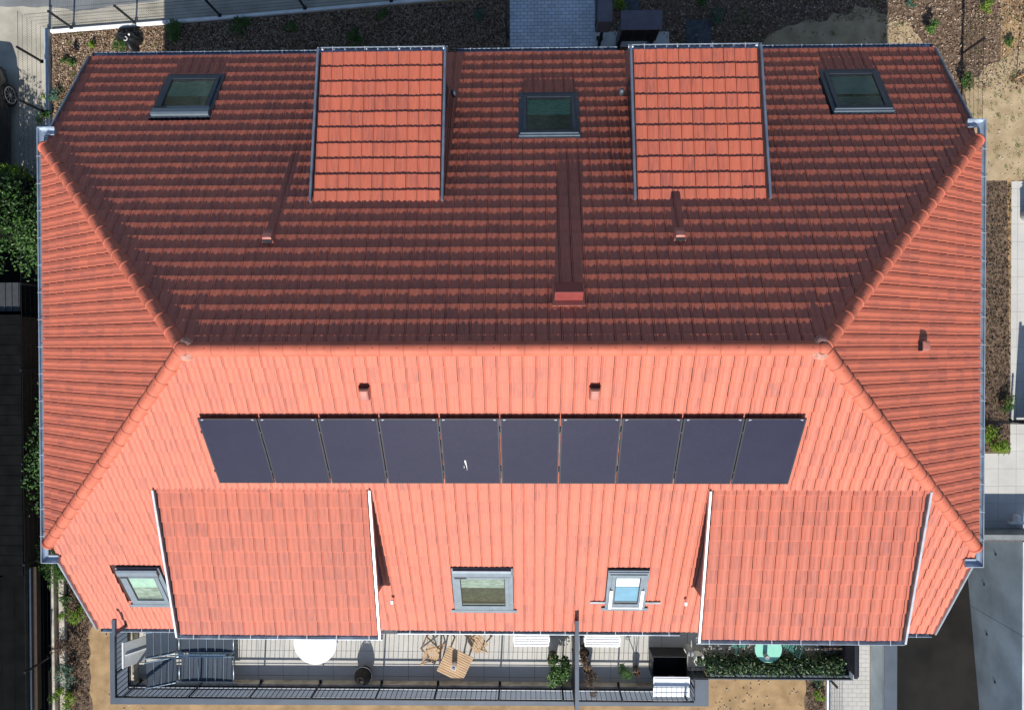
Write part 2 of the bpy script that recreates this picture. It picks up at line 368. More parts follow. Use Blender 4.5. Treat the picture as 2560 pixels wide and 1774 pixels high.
sheet("dark_yard", [(-40, 3.4), (-16.5, 3.4), (-14.4, 5.0), (-13.55, 5.0), (-13.0, 4.2), (-12.9, -4.9), (-13.44, -5.6), (-13.42, -30), (-40, -30)], YARD, .012)
# ramp pit: sloping floor
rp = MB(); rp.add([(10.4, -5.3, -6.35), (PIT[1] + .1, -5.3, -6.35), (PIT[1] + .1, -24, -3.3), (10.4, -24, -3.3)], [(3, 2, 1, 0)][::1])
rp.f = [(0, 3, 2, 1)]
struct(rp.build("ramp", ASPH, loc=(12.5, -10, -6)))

def chips(name, regions, n, m, lmin=.03, lmax=.09, z=GZ + .01, label=None):
    b = MB()
    tot = sum(abs((x1 - x0) * (y1 - y0)) for x0, x1, y0, y1 in regions)
    for x0, x1, y0, y1 in regions:
        for _ in range(int(n * abs((x1 - x0) * (y1 - y0)) / tot)):
            x, y = random.uniform(x0, x1), random.uniform(y0, y1)
            if x < -.1 and y > 9.52 + (x + 8.43) * .072: continue
            t = random.uniform(0, 6.283); L_ = random.uniform(lmin, lmax); W_ = L_ * random.uniform(.2, .5)
            r = random.random() ** 1.3
            if random.random() < .01: L_ *= 2.2; r = random.uniform(.8, 1)
            d = Vector((math.cos(t), math.sin(t), random.uniform(-.35, .35))).normalized(); nn = Vector((random.uniform(-.5, .5), random.uniform(-.5, .5), 1)).normalized()
            b.leaf((x, y, z + random.uniform(.0, .045)), nn, d, L_, W_, r)
    o = b.build(name, m, loc=(0, 0, GZ)); return tag(o, label, "mulch", None, "stuff")
chips("wood_chips", [(-13.4, -8.5, 6.2, 9.6), (-8.5, -.15, 7.6, 10.0), (-13.4, -11.2, 4.2, 6.4)], 112000, CHIP, label="brown wood chip mulch covering the bed behind the house")
chips("wood_chips", [(3.0, 7.6, 8.9, 10.2), (4.6, 7.4, 8.2, 9.2), (7.0, 15, 9.3, 10.4), (10.6, 12.8, 6.3, 9.4), (12.8, 15, 7.3, 9.8), (11.8, 12.8, 5, 7.2)], 12000, CHIP, label="brown wood chips around the sandy patch at the fence")
chips("bark_chips", [(13.3, 14.3, -3.0, 4.7)], 4200, CHIPD, label="dark bark mulch in the strip beside the white slabs")
chips("leaf_litter", [(-13.15, -12.5, -11, -5.2), (-12.9, -11.9, -7.2, -4.2), (8.55, 9.08, -11, -9.3)], 4200, CHIPD, label="brown leaf litter along the west boundary strip")
def pebbles(regions, n, label, lmin=.012, lmax=.035):
    b = MB()
    for x0, x1, y0, y1 in regions:
        for _ in range(n):
            x, y = random.uniform(x0, x1), random.uniform(y0, y1); s_ = random.uniform(lmin, lmax)
            M = Euler((random.random(), random.random(), random.random() * 6)).to_matrix()
            b.lathe((x, y, GZ + .012 + s_ * .3), [(0, -s_ * .5), (s_ * .8, -s_ * .2), (s_ * .7, s_ * .25), (0, s_ * .45)], 5, 1, .75, M)
            b.a[-20:] = [(random.random(), 0, 0)] * 20
    return tag(b.build("pebbles", PEB, loc=(0, 0, GZ)), label, "pebbles", None, "stuff")
pebbles([(5, 9, -11, -9.3), (-12, -10.4, -11, -6.5), (7.5, 11.5, 8, 10), (12.8, 15, 4.8, 8)], 160, "small pale pebbles scattered over the bare earth")

def grass(b, c, rad, n, L_=.12, W_=.02):
    for _ in range(n):
        t = random.uniform(0, 6.28); rr = rad * math.sqrt(random.random()); x, y = c[0] + math.cos(t) * rr, c[1] + math.sin(t) * rr
        a_ = random.uniform(0, 6.28); d = Vector((math.cos(a_) * .8, math.sin(a_) * .8, random.uniform(.3, 1)))
        b.leaf((x, y, GZ + .03 + L_ * .25), (-d.x, -d.y, .6), d, L_ * random.uniform(.6, 1.2), W_, random.random())
gb = MB()
for _ in range(150):
    grass(gb, (random.uniform(12.9, 15.2), random.uniform(4.8, 9.5)), random.uniform(.03, .13), 9, .07, .012)
for _ in range(30): grass(gb, (random.uniform(-13.3, -10), random.uniform(6, 9.4)), random.uniform(.04, .14), 12, .1)
for _ in range(26): grass(gb, (random.uniform(-8, -1), random.uniform(7.6, 9.8)), random.uniform(.05, .2), 14, .1)
for _ in range(20): grass(gb, (random.uniform(4.6, 12), random.uniform(8, 10)), random.uniform(.05, .15), 12, .1)
tag(gb.build("grass_tufts", LEAFG, loc=(0, 0, GZ)), "thin green grass sprouts on the bare ground", "grass", None, "stuff")

# ------------------------------------------------------------------ the house
H = 4.877; DN, DS = 7.183, 6.953; LR = 5.72; WH = 10.28
SN, SS, SE = H / DN, H / DS, .675
house = thing("house", (0, 0, GZ), "large house with an orange clay tiled half hipped roof and four shed dormers", "house")
def cutmesh(o, planes):
    bm = bmesh.new(); bm.from_mesh(o.data); off = Vector((0, 0, -GZ)) if o.parent else Vector()
    for co, no in planes:   # keeps the side opposite to no
        bmesh.ops.bisect_plane(bm, geom=bm.verts[:] + bm.edges[:] + bm.faces[:], dist=1e-5, plane_co=Vector(co) + off, plane_no=Vector(no), clear_outer=True)
    bm.to_mesh(o.data); bm.free()
US = np.array([0, .075, .085, .120, .14, .20, .28, .36, .48, .58, .68, .74, .82, .90, .97, 1.0])
PF = np.array([.011, .011, -.010, -.010, .007, .013, .011, .002, -.001, .003, .013, .014, .011, .002, .0, .0])
TW, TG, LIP = .2365, .349, .040
def tiles(name, org, eu, ed, u0, u1, v0, v1, clips=(), skip=None, parent=None, vphase=None, keep=None, under=True):
    """clay tiles on a plane: org + u*eu + v*ed (v runs down the slope); rows end at v1"""
    org, eu, ed = np.array(org, float), np.array(eu, float), np.array(ed, float); nn = np.cross(eu, ed)
    if nn[2] < 0: nn = -nn
    flip = np.cross(eu, -ed)[2] < 0
    V = []; F = []; Aa = []
    nr = int(math.ceil((v1 - v0) / TG)); nu = int(math.ceil((u1 - u0) / TW)); m = len(US); cnt = 0
    for k in range(nr):
        vl = v1 - k * TG
        for j in range(nu):
            ul = u0 + j * TW; w_ = min(TW, u1 - ul)
            uc, vc = ul + w_ / 2, vl - TG / 2
            if skip and skip(uc, vc): continue
            if keep and not keep(uc, vc): continue
            r = random.random(); ju, jv, jn = random.uniform(-.002, .002), random.uniform(-.005, .005), random.uniform(-.003, .003)
            tl = random.uniform(-.004, .004)
            us = ul + ju + .0045 + (w_ - .009) * US
            jt = random.uniform(-.005, .005)
            def row(v, h, amp, tw=1.0): return [org + eu * u + ed * v + nn * (h + p * amp + tl * (uu - .5)) for u, p, uu in zip(us, PF, US)]
            lenr = min(TG + .02, vl - v0 + .05)
            top = row(vl + jv, LIP + jn - .009, 1.0); mid = row(vl + jv - .016, LIP + jn + .001, 1.0); up = row(vl - lenr, .0 + jt * .6, .35)
            bot = row(vl + jv - .004, LIP + jn - .028, .9)
            o = len(V); V += top + mid + mid + up + top + bot
            # left skirt
            side = [top[0], up[0], top[0] - nn * .03, up[0] - nn * .03, top[-1], up[-1], top[-1] - nn * .03, up[-1] - nn * .03]
            V += side
            for q in range(m - 1):
                F.append((o + q, o + q + 1, o + m + q + 1, o + m + q)); F.append((o + 2 * m + q, o + 2 * m + q + 1, o + 3 * m + q + 1, o + 3 * m + q))
                F.append((o + 5 * m + q, o + 5 * m + q + 1, o + 4 * m + q + 1, o + 4 * m + q))
            s5 = o + 6 * m
            F.append((s5, s5 + 1, s5 + 3, s5 + 2)); F.append((s5 + 4, s5 + 6, s5 + 7, s5 + 5))
            b0 = r * 37.0
            for rowv in (0, .012, .012, lenr, 0, 0):
                Aa += [(x * w_ + b0, rowv * .10, r * 91.0) for x in US]
            Aa += [(b0, .0, r * 91.0)] * 8
            cnt += 1
    if not flip: pass
    me = bpy.data.meshes.new(name); off = np.array([0, 0, GZ]) if parent else np.zeros(3)
    Vn = np.array(V) - off
    fs = F if not flip else [f[::-1] for f in F]
    me.from_pydata(Vn.tolist(), [], fs)
    a_ = me.attributes.new("rnd", 'FLOAT_VECTOR', 'POINT'); a_.data.foreach_set("vector", np.array(Aa, dtype=np.float32).ravel())
    me.polygons.foreach_set("use_smooth", [True] * len(me.polygons)); me.materials.append(TILE)
    o = bpy.data.objects.new(name, me); COL.objects.link(o)
    if parent: o.parent = parent
    if clips: cutmesh(o, clips)
    return o

NE = Vector((0, 1, -SN)).normalized(); SEv = Vector((0, -1, -SS)).normalized()
# skylights: (slope, u centre, v upper edge, v lower edge, width)
SKY = {'nw': ('N', -7.40, 6.36, 7.86, 1.36), 'nc': ('N', .98, 5.55, 7.06, 1.34), 'ne': ('N', 7.99, 6.28, 7.80, 1.34),
       'sw': ('S', -8.44, 6.10, 7.42, .98), 'sc': ('S', -.55, 6.06, 7.56, 1.36), 'se': ('S', 2.77, 6.11, 7.45, .90)}
def hole(sl):
    rs = [(c - w_ / 2, c + w_ / 2, a_, b_) for s_, c, a_, b_, w_ in SKY.values() if s_ == sl]
    def f(u, v):
        for x0, x1, v0, v1 in rs:
            if x0 - .02 < u < x1 + .02 and v0 - .12 < v < v1 - .12: return True
        return False
    return f
# hip planes in plan: |x| - LR = (SN/SE)*|y|
def hipx(y, s): return LR + (s / SE) * abs(y)
LN = math.hypot(DN, H); LS = math.hypot(DS, H)
hN = SN / SE; hS = SS / SE
tiles("roof_slope", (0, 0, H), (1, 0, 0), tuple(NE), -10.25, 10.25, .06, LN - .02, parent=house, skip=hole('N'),
      keep=lambda u, v: abs(u) < hipx(v * NE.y, SN) + .5,
      clips=[((10.21, 0, 0), (1, 0, 0)), ((-10.21, 0, 0), (-1, 0, 0)), ((LR - .02, 0, 0), (1, -hN, 0)), ((-LR + .02, 0, 0), (-1, -hN, 0)), ((0, .07, 0), (0, -1, 0))])
tiles("roof_slope", (0, 0, H), (1, 0, 0), tuple(SEv), -10.25, 10.3, .06, LS - .07, parent=house, skip=hole('S'),
      keep=lambda u, v: abs(u) < hipx(v * -SEv.y, SS) + .5,
      clips=[((10.27, 0, 0), (1, 0, 0)), ((-10.13, 0, 0), (-1, 0, 0)), ((LR - .02, 0, 0), (1, hS, 0)), ((-LR + .02, 0, 0), (-1, hS, 0)), ((0, -.07, 0), (0, 1, 0))])
LE = math.hypot(WH - LR, (WH - LR) * SE)
for sg in (1, -1):
    ed = Vector((sg, 0, -SE)).normalized()
    tiles("hip_roof_slope", (sg * LR, 0, H), (0, 1, 0), tuple(ed), -5.2, 5.2, .06, LE - .015, parent=house,
          keep=lambda u, v: abs(u) < (v * abs(ed.x)) / (hN if u > 0 else hS) + .45,
          clips=[((sg * (LR + .02), 0, 0), (-sg, hN, 0)), ((sg * (LR + .02), 0, 0), (-sg, -hS, 0))])
# underlay sheets
un = MB(); e_ = .02
zN = lambda y: H - SN * abs(y) - e_; zS = lambda y: H - SS * abs(y) - e_; zE = lambda x: H - SE * (abs(x) - LR) - e_
yN, yS = (WH - LR) / hN, (WH - LR) / hS
yN2, yS2 = (10.2 - LR) / hN, (10.2 - LR) / hS
un.add([(-LR, 0, H - e_), (LR, 0, H - e_), (10.2, yN2, zN(yN2)), (10.2, DN, zN(DN)), (-10.2, DN, zN(DN)), (-10.2, yN2, zN(yN2))], [(0, 1, 2, 3, 4, 5)])
un.add([(-LR, 0, H - e_), (LR, 0, H - e_), (10.25, -yS2, zS(yS2)), (10.25, -DS, zS(DS)), (-10.1, -DS, zS(DS)), (-10.1, -yS2, zS(yS2))], [(5, 4, 3, 2, 1, 0)])
for sg in (1, -1):
    un.add([(sg * LR, 0, H - e_), (sg * WH, yN, zE(WH)), (sg * WH, -yS, zE(WH))], [(0, 1, 2)])
# skylight wells need openings: the underlay is cut by leaving it 2 cm lower, wells stand on it
un.build("roof_underlay", UNDER, house)

def caps(p0, p1, r, seg, drop, name, parent, m=CAP, flat=1.0):
    p0, p1 = Vector(p0), Vector(p1); d = (p1 - p0); L_ = d.length; d.normalize()
    x = d.cross(Vector((0, 0, 1))).normalized(); n_ = x.cross(d)
    b = MB(); k = max(1, round(L_ / seg)); sl_ = L_ / k; N = 14
    for i in range(k):
        a_ = p0 + d * (i * sl_ - .02); jit = random.uniform(-.002, .002); jz = random.uniform(-.002, .002)
        rings = [(0, r * 1.025), (.05, r * 1.022), (.056, r * 1.005), (sl_ * .5, r), (sl_ + .03, r * .99)]
        vs = []
        for s_, rr in rings:
            for q in range(N + 1):
                t = math.pi * (q / N) * 1.12 - math.pi * .06
                vs.append(a_ + d * s_ + x * (math.cos(t) * rr + jit) + n_ * (math.sin(t) * rr * flat - drop + jz))
        M = N + 1
        fs = [(g_ * M + q, g_ * M + q + 1, (g_ + 1) * M + q + 1, (g_ + 1) * M + q) for g_ in range(len(rings) - 1) for q in range(N)]
        # thick lip
        o = len(vs); vs += [a_ + x * (math.cos(math.pi * (q / N) * 1.12 - math.pi * .06) * (r * 1.0) + jit) + n_ * (math.sin(math.pi * (q / N) * 1.12 - math.pi * .06) * r * 1.0 * flat - drop + jz) for q in range(M)]
        fs += [(q + 1, q, o + q, o + q + 1) for q in range(N)]
        b.add(vs, fs)
        c = a_ + d * (.13) + n_ * (r * 1.0 * flat - drop + jz + .002); b.lathe(c, [(.013, 0), (.009, .006), (0, .008)], 7)
    return b.build(name, m, parent, smooth=True)
caps((LR - .1, 0, H), (-LR + .1, 0, H), .135, .44, .085, "ridge_tiles", house)
for sg in (1, -1):
    for (s2, sl_) in ((1, hN), (-1, hS)):
        ye = (WH - .055 - LR) / sl_
        tip = Vector((sg * (WH - .055), s2 * ye, H - SE * (WH - .055 - LR))); top = Vector((sg * LR, 0, H))
        o = caps(top + (tip - top).normalized() * .12, tip, .142, .40, .07, "hip_ridge_tiles", house)
        d = (tip - top).normalized(); b = MB()
        for a_ in range(1):
            prof = [(.155 * math.cos(t), .155 * math.sin(t)) for t in [i * math.pi / 2 / 7 for i in range(8)]]
            M = d.to_track_quat('Z', 'Y').to_matrix()
            b.lathe(tip + d * -.02 + Vector((0, 0, -.055)), prof, 18, ax=M)
        b.build("hip_end_cap", CAP, house, smooth=True)
    b = MB(); c = Vector((sg * LR, 0, H - .088)); rd = .145 if sg > 0 else .165
    b.lathe(c, [(rd, -.08), (rd, .0), (rd * .96, .05), (rd * .84, .095), (rd * .62, .13), (rd * .3, .152), (0, .158)], 28)
    cap = b.build("apex_cap", CAP, house, smooth=True)
    b = MB(); rr = random.Random(40 + sg); N = 40; jr = [rr.uniform(-.014, .016) for _ in range(N)]; vs = []
    prof = [(.215, -.06), (.21, .03), (.195, .085), (.17, .115), (.12, .135)]
    for r_, z_ in prof:
        for k in range(N):
            t_ = 2 * math.pi * k / N; q = r_ + (jr[k] if r_ > .12 else 0) - .03 * max(0, math.cos(t_) * sg); vs.append(c + Vector((q * math.cos(t_) - sg * .02, q * math.sin(t_), z_ - .02)))
    b.add(vs, [(i_ * N + k, i_ * N + (k + 1) % N, (i_ + 1) * N + (k + 1) % N, (i_ + 1) * N + k) for i_ in range(4) for k in range(N)])
    b.build("mortar_bed", MORTAR, cap, smooth=True)

# walls
wl = MB(); xw, yn, ys = 9.93, 6.72, 6.5
wl.add([(-xw, -ys, -6.4), (-xw, yn, -6.4), (-xw, yn, zN(yn) - .06), (-xw, 3.9, 1.62), (-xw, -3.9, 1.62), (-xw, -ys, zS(ys) - .06)], [(0, 5, 4, 3, 2, 1)])
wl.add([(xw, -ys, -6.4), (xw, yn, -6.4), (xw, yn, zN(yn) - .06), (xw, 3.9, 1.62), (xw, -3.9, 1.62), (xw, -ys, zS(ys) - .06)], [(0, 1, 2, 3, 4, 5)])
wl.add([(-xw, yn, -6.4), (xw, yn, -6.4), (xw, yn, zN(yn) - .06), (-xw, yn, zN(yn) - .06)], [(0, 3, 2, 1)])
wl.add([(-xw, -ys, -6.4), (xw, -ys, -6.4), (xw, -ys, zS(ys) - .06), (-xw, -ys, zS(ys) - .06)], [(0, 1, 2, 3)])
wl.build("wall", WALL, house)
ev = MB()   # soffit boards under the overhangs
ev.box(-10.15, 10.15, yn, DN - .05, -.12, -.08); ev.box(-10.1, 10.2, -DS + .05, -ys, -.12, -.08)
for sg in (1, -1): ev.box(min(sg * xw, sg * 10.42), max(sg * xw, sg * 10.3), -4.45, 4.6, 1.50, 1.54)
ev.build("soffit", WHITE, house)

# gutters -----------------------------------------------------------
def gutter(p0, p1, out, name, parent, r=.07, ends=True, m=ZINC, nbr=None):
    p0, p1, out = Vector(p0), Vector(p1), Vector(out); b = MB(); N = 10
    prof = [(math.cos(math.pi + math.pi * q / N) * r, math.sin(math.pi + math.pi * q / N) * r) for q in range(N + 1)]
    prof2 = [(x * .93, z * .93 + .002) for x, z in prof]
    vs = []
    for p in (p0, p1):
        for x, z in prof + prof2: vs.append(p + out * x + Vector((0, 0, z)))
    M = 2 * (N + 1); fs = []
    for q in range(N):
        fs.append((q, q + 1, M + q + 1, M + q)); fs.append((N + 1 + q + 1, N + 1 + q, M + N + 1 + q, M + N + 1 + q + 1))
    if ends:
        fs += [tuple(range(N + 1)), tuple(M + q for q in range(N + 1))[::-1]]
    b.add(vs, fs)
    b.tube([p0 + out * r, p1 + out * r], .011, 8)
    o = b.build(name, m, parent)
    L_ = (p1 - p0).length; n = nbr or max(2, int(L_ / .62)); br = None
    for i in range(n):
        p = p0.lerp(p1, (i + .5) / n + random.uniform(-.01, .01))
        if br is None:
            q = MB(); dd = (p1 - p0).normalized(); M3 = Matrix((dd, out, Vector((0, 0, 1)))).transposed()
            q.obox((0, 0, .014), (.015, r * 2 + .03, .006), M3); q.obox(out * (r + .013) + Vector((0, 0, -.01)), (.015, .006, .05), M3)
            br = q.build("bracket", STEEL, o, local=True); br.location = p - Vector((0, 0, GZ))
        else: clone(br, o, p - Vector((0, 0, GZ)))
    return o
GN = DN + .045
for (a_, b_) in ((-10.24, -3.97), (-1.22, 2.68), (5.44, 10.24)): gutter((a_, GN, -.035), (b_, GN, -.035), (0, 1, 0), "gutter", house)
GS = -DS - .015
for (a_, b_) in ((-10.15, -7.36), (-2.73, 4.2), (8.8, 10.3)): gutter((a_, GS, -.035), (b_, GS, -.035), (0, -1, 0), "gutter", house)
for sg in (1, -1):
    gx = sg * (WH + .085)
    r = .085; zg = 1.72; ya, yb = -(yS + .33), yN + .33
    path = [(sg * 10.06, ya), (gx, ya), (gx, yb), (sg * 10.06, yb)]
    def offs(d_):      # the path pushed outwards by d_, mitred at the corners
        return [(path[0][0], ya - d_), (gx + sg * d_, ya - d_), (gx + sg * d_, yb + d_), (path[3][0], yb + d_)]
    b = MB(); N = 10; vs = []; fs = []
    for rr_ in (r, r * .93):
        for q in range(N + 1):
            t_ = math.pi + math.pi * q / N; vs += [(x, y, zg + math.sin(t_) * rr_) for x, y in offs(math.cos(t_) * rr_)]
    M_ = (N + 1) * 4
    for q in range(N):
        for k in range(3):
            a_ = q * 4 + k; fs += [(a_, a_ + 1, a_ + 5, a_ + 4), (M_ + a_ + 4, M_ + a_ + 5, M_ + a_ + 1, M_ + a_)]
    fs += [tuple(q * 4 for q in range(N + 1)), tuple(q * 4 + 3 for q in range(N + 1))]
    b.add(vs, fs)
    for d_ in (r, -r):
        o_ = offs(d_)
        for k in range(3):
            if d_ < 0 and k == 1: continue
            b.tube([(*o_[k], zg), (*o_[k + 1], zg)], .013, 8)
    hg = b.build("hip_gutter", ZINCB, house)
    q = MB(); q.obox((0, 0, .016), (r * 2 + .03, .015, .006)); q.obox((sg * (r + .015), 0, -.01), (.006, .015, .05)); br = q.build("bracket", STEEL, hg, local=True)
    for k in range(15):
        p = Vector((gx, -4.2 + 8.5 * k / 14, zg - GZ))
        if k == 0: br.location = p
        else: clone(br, hg, p)
# verge trims
vt = MB()
for x, y0, y1, sl_ in ((-10.235, DN - .04, yN + .34, SN), (10.235, DN - .04, yN + .34, SN), (-10.155, -DS + .06, -yS - .34, SS), (10.295, -DS + .06, -yS - .34, SS)):
    b = MB(); b.bar((x, y0, H - sl_ * abs(y0) + .055), (x, y1, H - sl_ * abs(y1) + .055), .045, .11); b.build("verge_trim", ZINC, house, bevel=.006)

# dormers ------------------------------------------------------------
def dormer(x0, x1, side, ze, ye, vj, zinc, dl=0., dr=0.):
    """shed dormer: side +1 north / -1 south; roof from the main slope at v=vj out to eave (ye, ze)"""
    sl_ = SN if side > 0 else SS; dv = NE if side > 0 else SEv
    yj = abs(dv.y) * vj; zj = H - sl_ * yj + .03
    a_ = Vector((0, side * yj, zj)); e = Vector((0, side * ye, ze)); ed = (e - a_).normalized(); L_ = (e - a_).length
    d = tiles("dormer_roof", (0, a_.y, a_.z), (1, 0, 0), tuple(ed), x0 + .06, x1 - .06, -.36 if side < 0 else -.06, L_, parent=house)
    u = MB(); u.add([(x0, a_.y, a_.z - .015), (x1, a_.y, a_.z - .015), (x1, e.y, e.z - .015), (x0, e.y, e.z - .015)], [(0, 1, 2, 3)]); u.build("dormer_underlay", UNDER, d)
    for x in (x0, x1):
        b = MB(); b.bar((x, a_.y - side * .03, a_.z + .045), (x, e.y + side * .05, e.z + .045), .045, .12); b.build("dormer_verge", zinc, d, bevel=.006)
        # cheek wall, set in under the verge; its shade is put into the colour
        xi = x + (.12 if x == x0 else -.12); b = MB(); ins = .28 if side > 0 else .85; yf = side * (ye - ins)
        zf = ze + (zj - ze) * (ins / (ye - yj))
        zb = H - sl_ * (ye - ins) - .05
        pts = [(a_.y, a_.z - .03), (yf, zf - .06), (yf, zb)]
        th = .03; b.add([(xi - th, p[0], p[1]) for p in pts] + [(xi + th, p[0], p[1]) for p in pts], [(0, 1, 2), (5, 4, 3), (0, 3, 4, 1), (1, 4, 5, 2), (2, 5, 3, 0)])
        b.build("dormer_cheek", FRAME, d)
        b = MB(); dn = Vector((0, dv.y, dv.z)); nrm = Vector((0, side * sl_, 1)).normalized()
        p0 = Vector((x + (.05 if x == x1 else -.05), side * yj, H - sl_ * yj)) + nrm * .05; p1 = p0 + dn * (LN - vj - .1)
    b = MB(); b.box(x0 + .13, x1 - .13, min(side * (ye - ins - .04), side * (ye - ins + .02)), max(side * (ye - ins - .04), side * (ye - ins + .02)), zb - .3, ze + (zj - ze) * (ins / (ye - yj)) - .03); fr = b.build("dormer_front", WALL, d)
    b = MB(); xm = (x0 + x1) / 2; yq = side * (ye - ins + .025); b.box(xm - .75, xm + .75, min(yq, yq + side * .03), max(yq, yq + side * .03), zb + .2, ze - .12); b.build("dormer_window", GASKET, fr)
    gutter((x0 - .04, side * (ye + .05), ze - .02), (x1 + .04, side * (ye + .05), ze - .02), (0, side, 0), "dormer_gutter", d.parent)
    return d
VJN, VJS = 3.68, 3.58
dormer(-3.97, -1.25, 1, 2.2, 6.34, VJN, ZINC); dormer(2.69, 5.42, 1, 2.2, 6.33, VJN, ZINC)
dormer(-7.28, -2.77, -1, 1.85, 6.32, VJS, ZINCL); dormer(4.22, 8.66, -1, 1.85, 6.36, VJS, ZINCL)
for x in (-1.16, 2.60):
    b = MB(); b.lathe((x, 5.72, 1.45), [(.05, -.2), (.055, .04), (.04, .07), (0, .08)], 14); b.build("downpipe_elbow", COPING, house, smooth=True)
for x in (-2.69, 4.15):
    b = MB(); b.box(x - .03, x + .03, -5.98, -5.88, .86, .93); b.build("wall_lamp", WHITE, house, bevel=.01)

# skylights ----------------------------------------------------------
def skylight(key, box, parts):
    s_, uc, v0, v1, w_ = SKY[key]; dv = NE if s_ == 'N' else SEv; side = 1 if s_ == 'N' else -1; sl_ = SN if side > 0 else SS
    nrm = Vector((0, side * sl_, 1)).normalized(); O = Vector((0, 0, H))
    M = Matrix((Vector((1, 0, 0)), dv, nrm)).transposed()
    P = lambda u, v, n: O + Vector((1, 0, 0)) * u + dv * v + nrm * n
    def slab(b, ua, ub, va, vb, na, nb): b.obox(P((ua + ub) / 2, (va + vb) / 2, (na + nb) / 2), (ub - ua, vb - va, nb - na), M)
    def ring(b, ua, ub, va, vb, t, na, nb, tb=None):
        tb = tb or t
        slab(b, ua, ua + t, va, vb, na, nb); slab(b, ub - t, ub, va, vb, na, nb); slab(b, ua + t, ub - t, va, va + tb, na, nb); slab(b, ua + t, ub - t, vb - tb, vb, na, nb)
    ua, ub = uc - w_ / 2, uc + w_ / 2
    b = MB(); ring(b, ua - .015, ub + .015, v0 - .03, v1 + .02, .11, .0, .052)
    if s_ == 'S': slab(b, ua - .10, ub + .10, v1 + .0, v1 + .1, .052, .058)
    sk = b.build("skylight", FRAME if s_ == 'N' else FRAMEL, house)
    fa, fb, va, vb = ua + .08, ub - .08, v0 + .10, v1 - .10
    b = MB(); ring(b, fa, fb, va, vb, .085, .02, .085, .095)
    b.build("sash_frame", FRAME if s_ == 'N' else FRAMEL, sk, bevel=.008)
    b = MB(); ring(b, fa + .082, fb - .082, va + .092, vb - .092, .022, .02, .075); b.build("gasket", GASKET, sk)
    b = MB(); pv = [P(fa + .08, va + .09, .068), P(fb - .08, va + .09, .068), P(fb - .08, vb - .09, .068), P(fa + .08, vb - .09, .068)]
    b.add(pv, [(0, 1, 2, 3) if side > 0 else (3, 2, 1, 0)]); b.build("pane", parts.get('glass', GLASS), sk)
    b = MB(); ga, gb_, ha, hb = fa + .1, fb - .1, va + .11, vb - .11
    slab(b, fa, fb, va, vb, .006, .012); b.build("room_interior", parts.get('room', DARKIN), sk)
    for (f0, f1, m) in parts['blinds_refl']:
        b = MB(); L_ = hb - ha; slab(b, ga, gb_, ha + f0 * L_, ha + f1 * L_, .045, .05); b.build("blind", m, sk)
    b = MB(); slab(b, ga, gb_, hb - .05, hb - .015, .05, .064); b.build("blind_rail", FRAMEL, sk)
    if box:
        b = MB(); prof = [(v0 + .0, .05), (v0 - .01, .11), (v0 + .04, .135), (v0 + .15, .135), (v0 + .20, .12), (v0 + .215, .08)]
        vs = [P(ua + .02, v, n) for v, n in prof] + [P(ub - .02, v, n) for v, n in prof]; n = len(prof)
        fs = [(i, i + 1, n + i + 1, n + i) for i in range(n - 1)] + [tuple(range(n))[::-1], tuple(range(n, 2 * n))]
        if side < 0: fs = [f[::-1] for f in fs]
        b.add(vs, fs); b.build("shutter_box", FRAMEL, sk)
        b = MB(); slab(b, fa - .03, fb + .03, v0 + .217, v0 + .28, .06, .11); b.build("shutter_rail", FRAMEL, sk, bevel=.006)
        b = MB(); slab(b, ua + .05, ua + w_ * .24, v0 + .222, v0 + .265, .1105, .114); b.build("solar_strip", GASKET, sk)
    else:
        b = MB(); slab(b, ua + .0, ub - .0, v0 + .01, v0 + .07, .04, .075); slab(b, ua + .03, ub - .03, v0 + .075, v0 + .105, .04, .095); b.build("top_hood", FRAMEL, sk, bevel=.006)
    return P, slab, sk
skylight('nw', True, dict(blinds_refl=[(.0, .42, DARKIN), (.45, 1, TREEREFL)]))
skylight('nc', False, dict(blinds_refl=[(.48, 1, TREEREFL)]))
skylight('ne', False, dict(blinds_refl=[(.38, .93, MINTL), (.94, 1, WHITE), (0.0, .3, GREYB)]))
skylight('sw', True, dict(blinds_refl=[(0, .52, MINTL), (.53, 1, GREYB)]))
skylight('sc', True, dict(blinds_refl=[(0, .42, GREYB)]))
P, slab, sk = skylight('se', False, dict(blinds_refl=[(0, .36, BLINDW), (.38, 1, mat("blind_blue", (.17, .33, .43), .5, var=.1, scale=4))], glass=GLASSB))
for u in (2.77 - .36, 2.77 + .36):
    b = MB(); slab(b, u - .035, u + .035, 6.11 + .62, 7.42, .087, .12); b.build("awning_rail", WHITE, sk, bevel=.01)
b = MB(); slab(b, 2.77 - .325, 2.77 + .325, 7.36, 7.41, .087, .11); b.build("awning_bar", WHITE, sk, bevel=.008)
for u0 in (2.77 - .82, 2.77 + .47):
    b = MB(); slab(b, u0, u0 + .35, 7.22, 7.28, .045, .062); b.build("side_flashing", ZINC, sk)

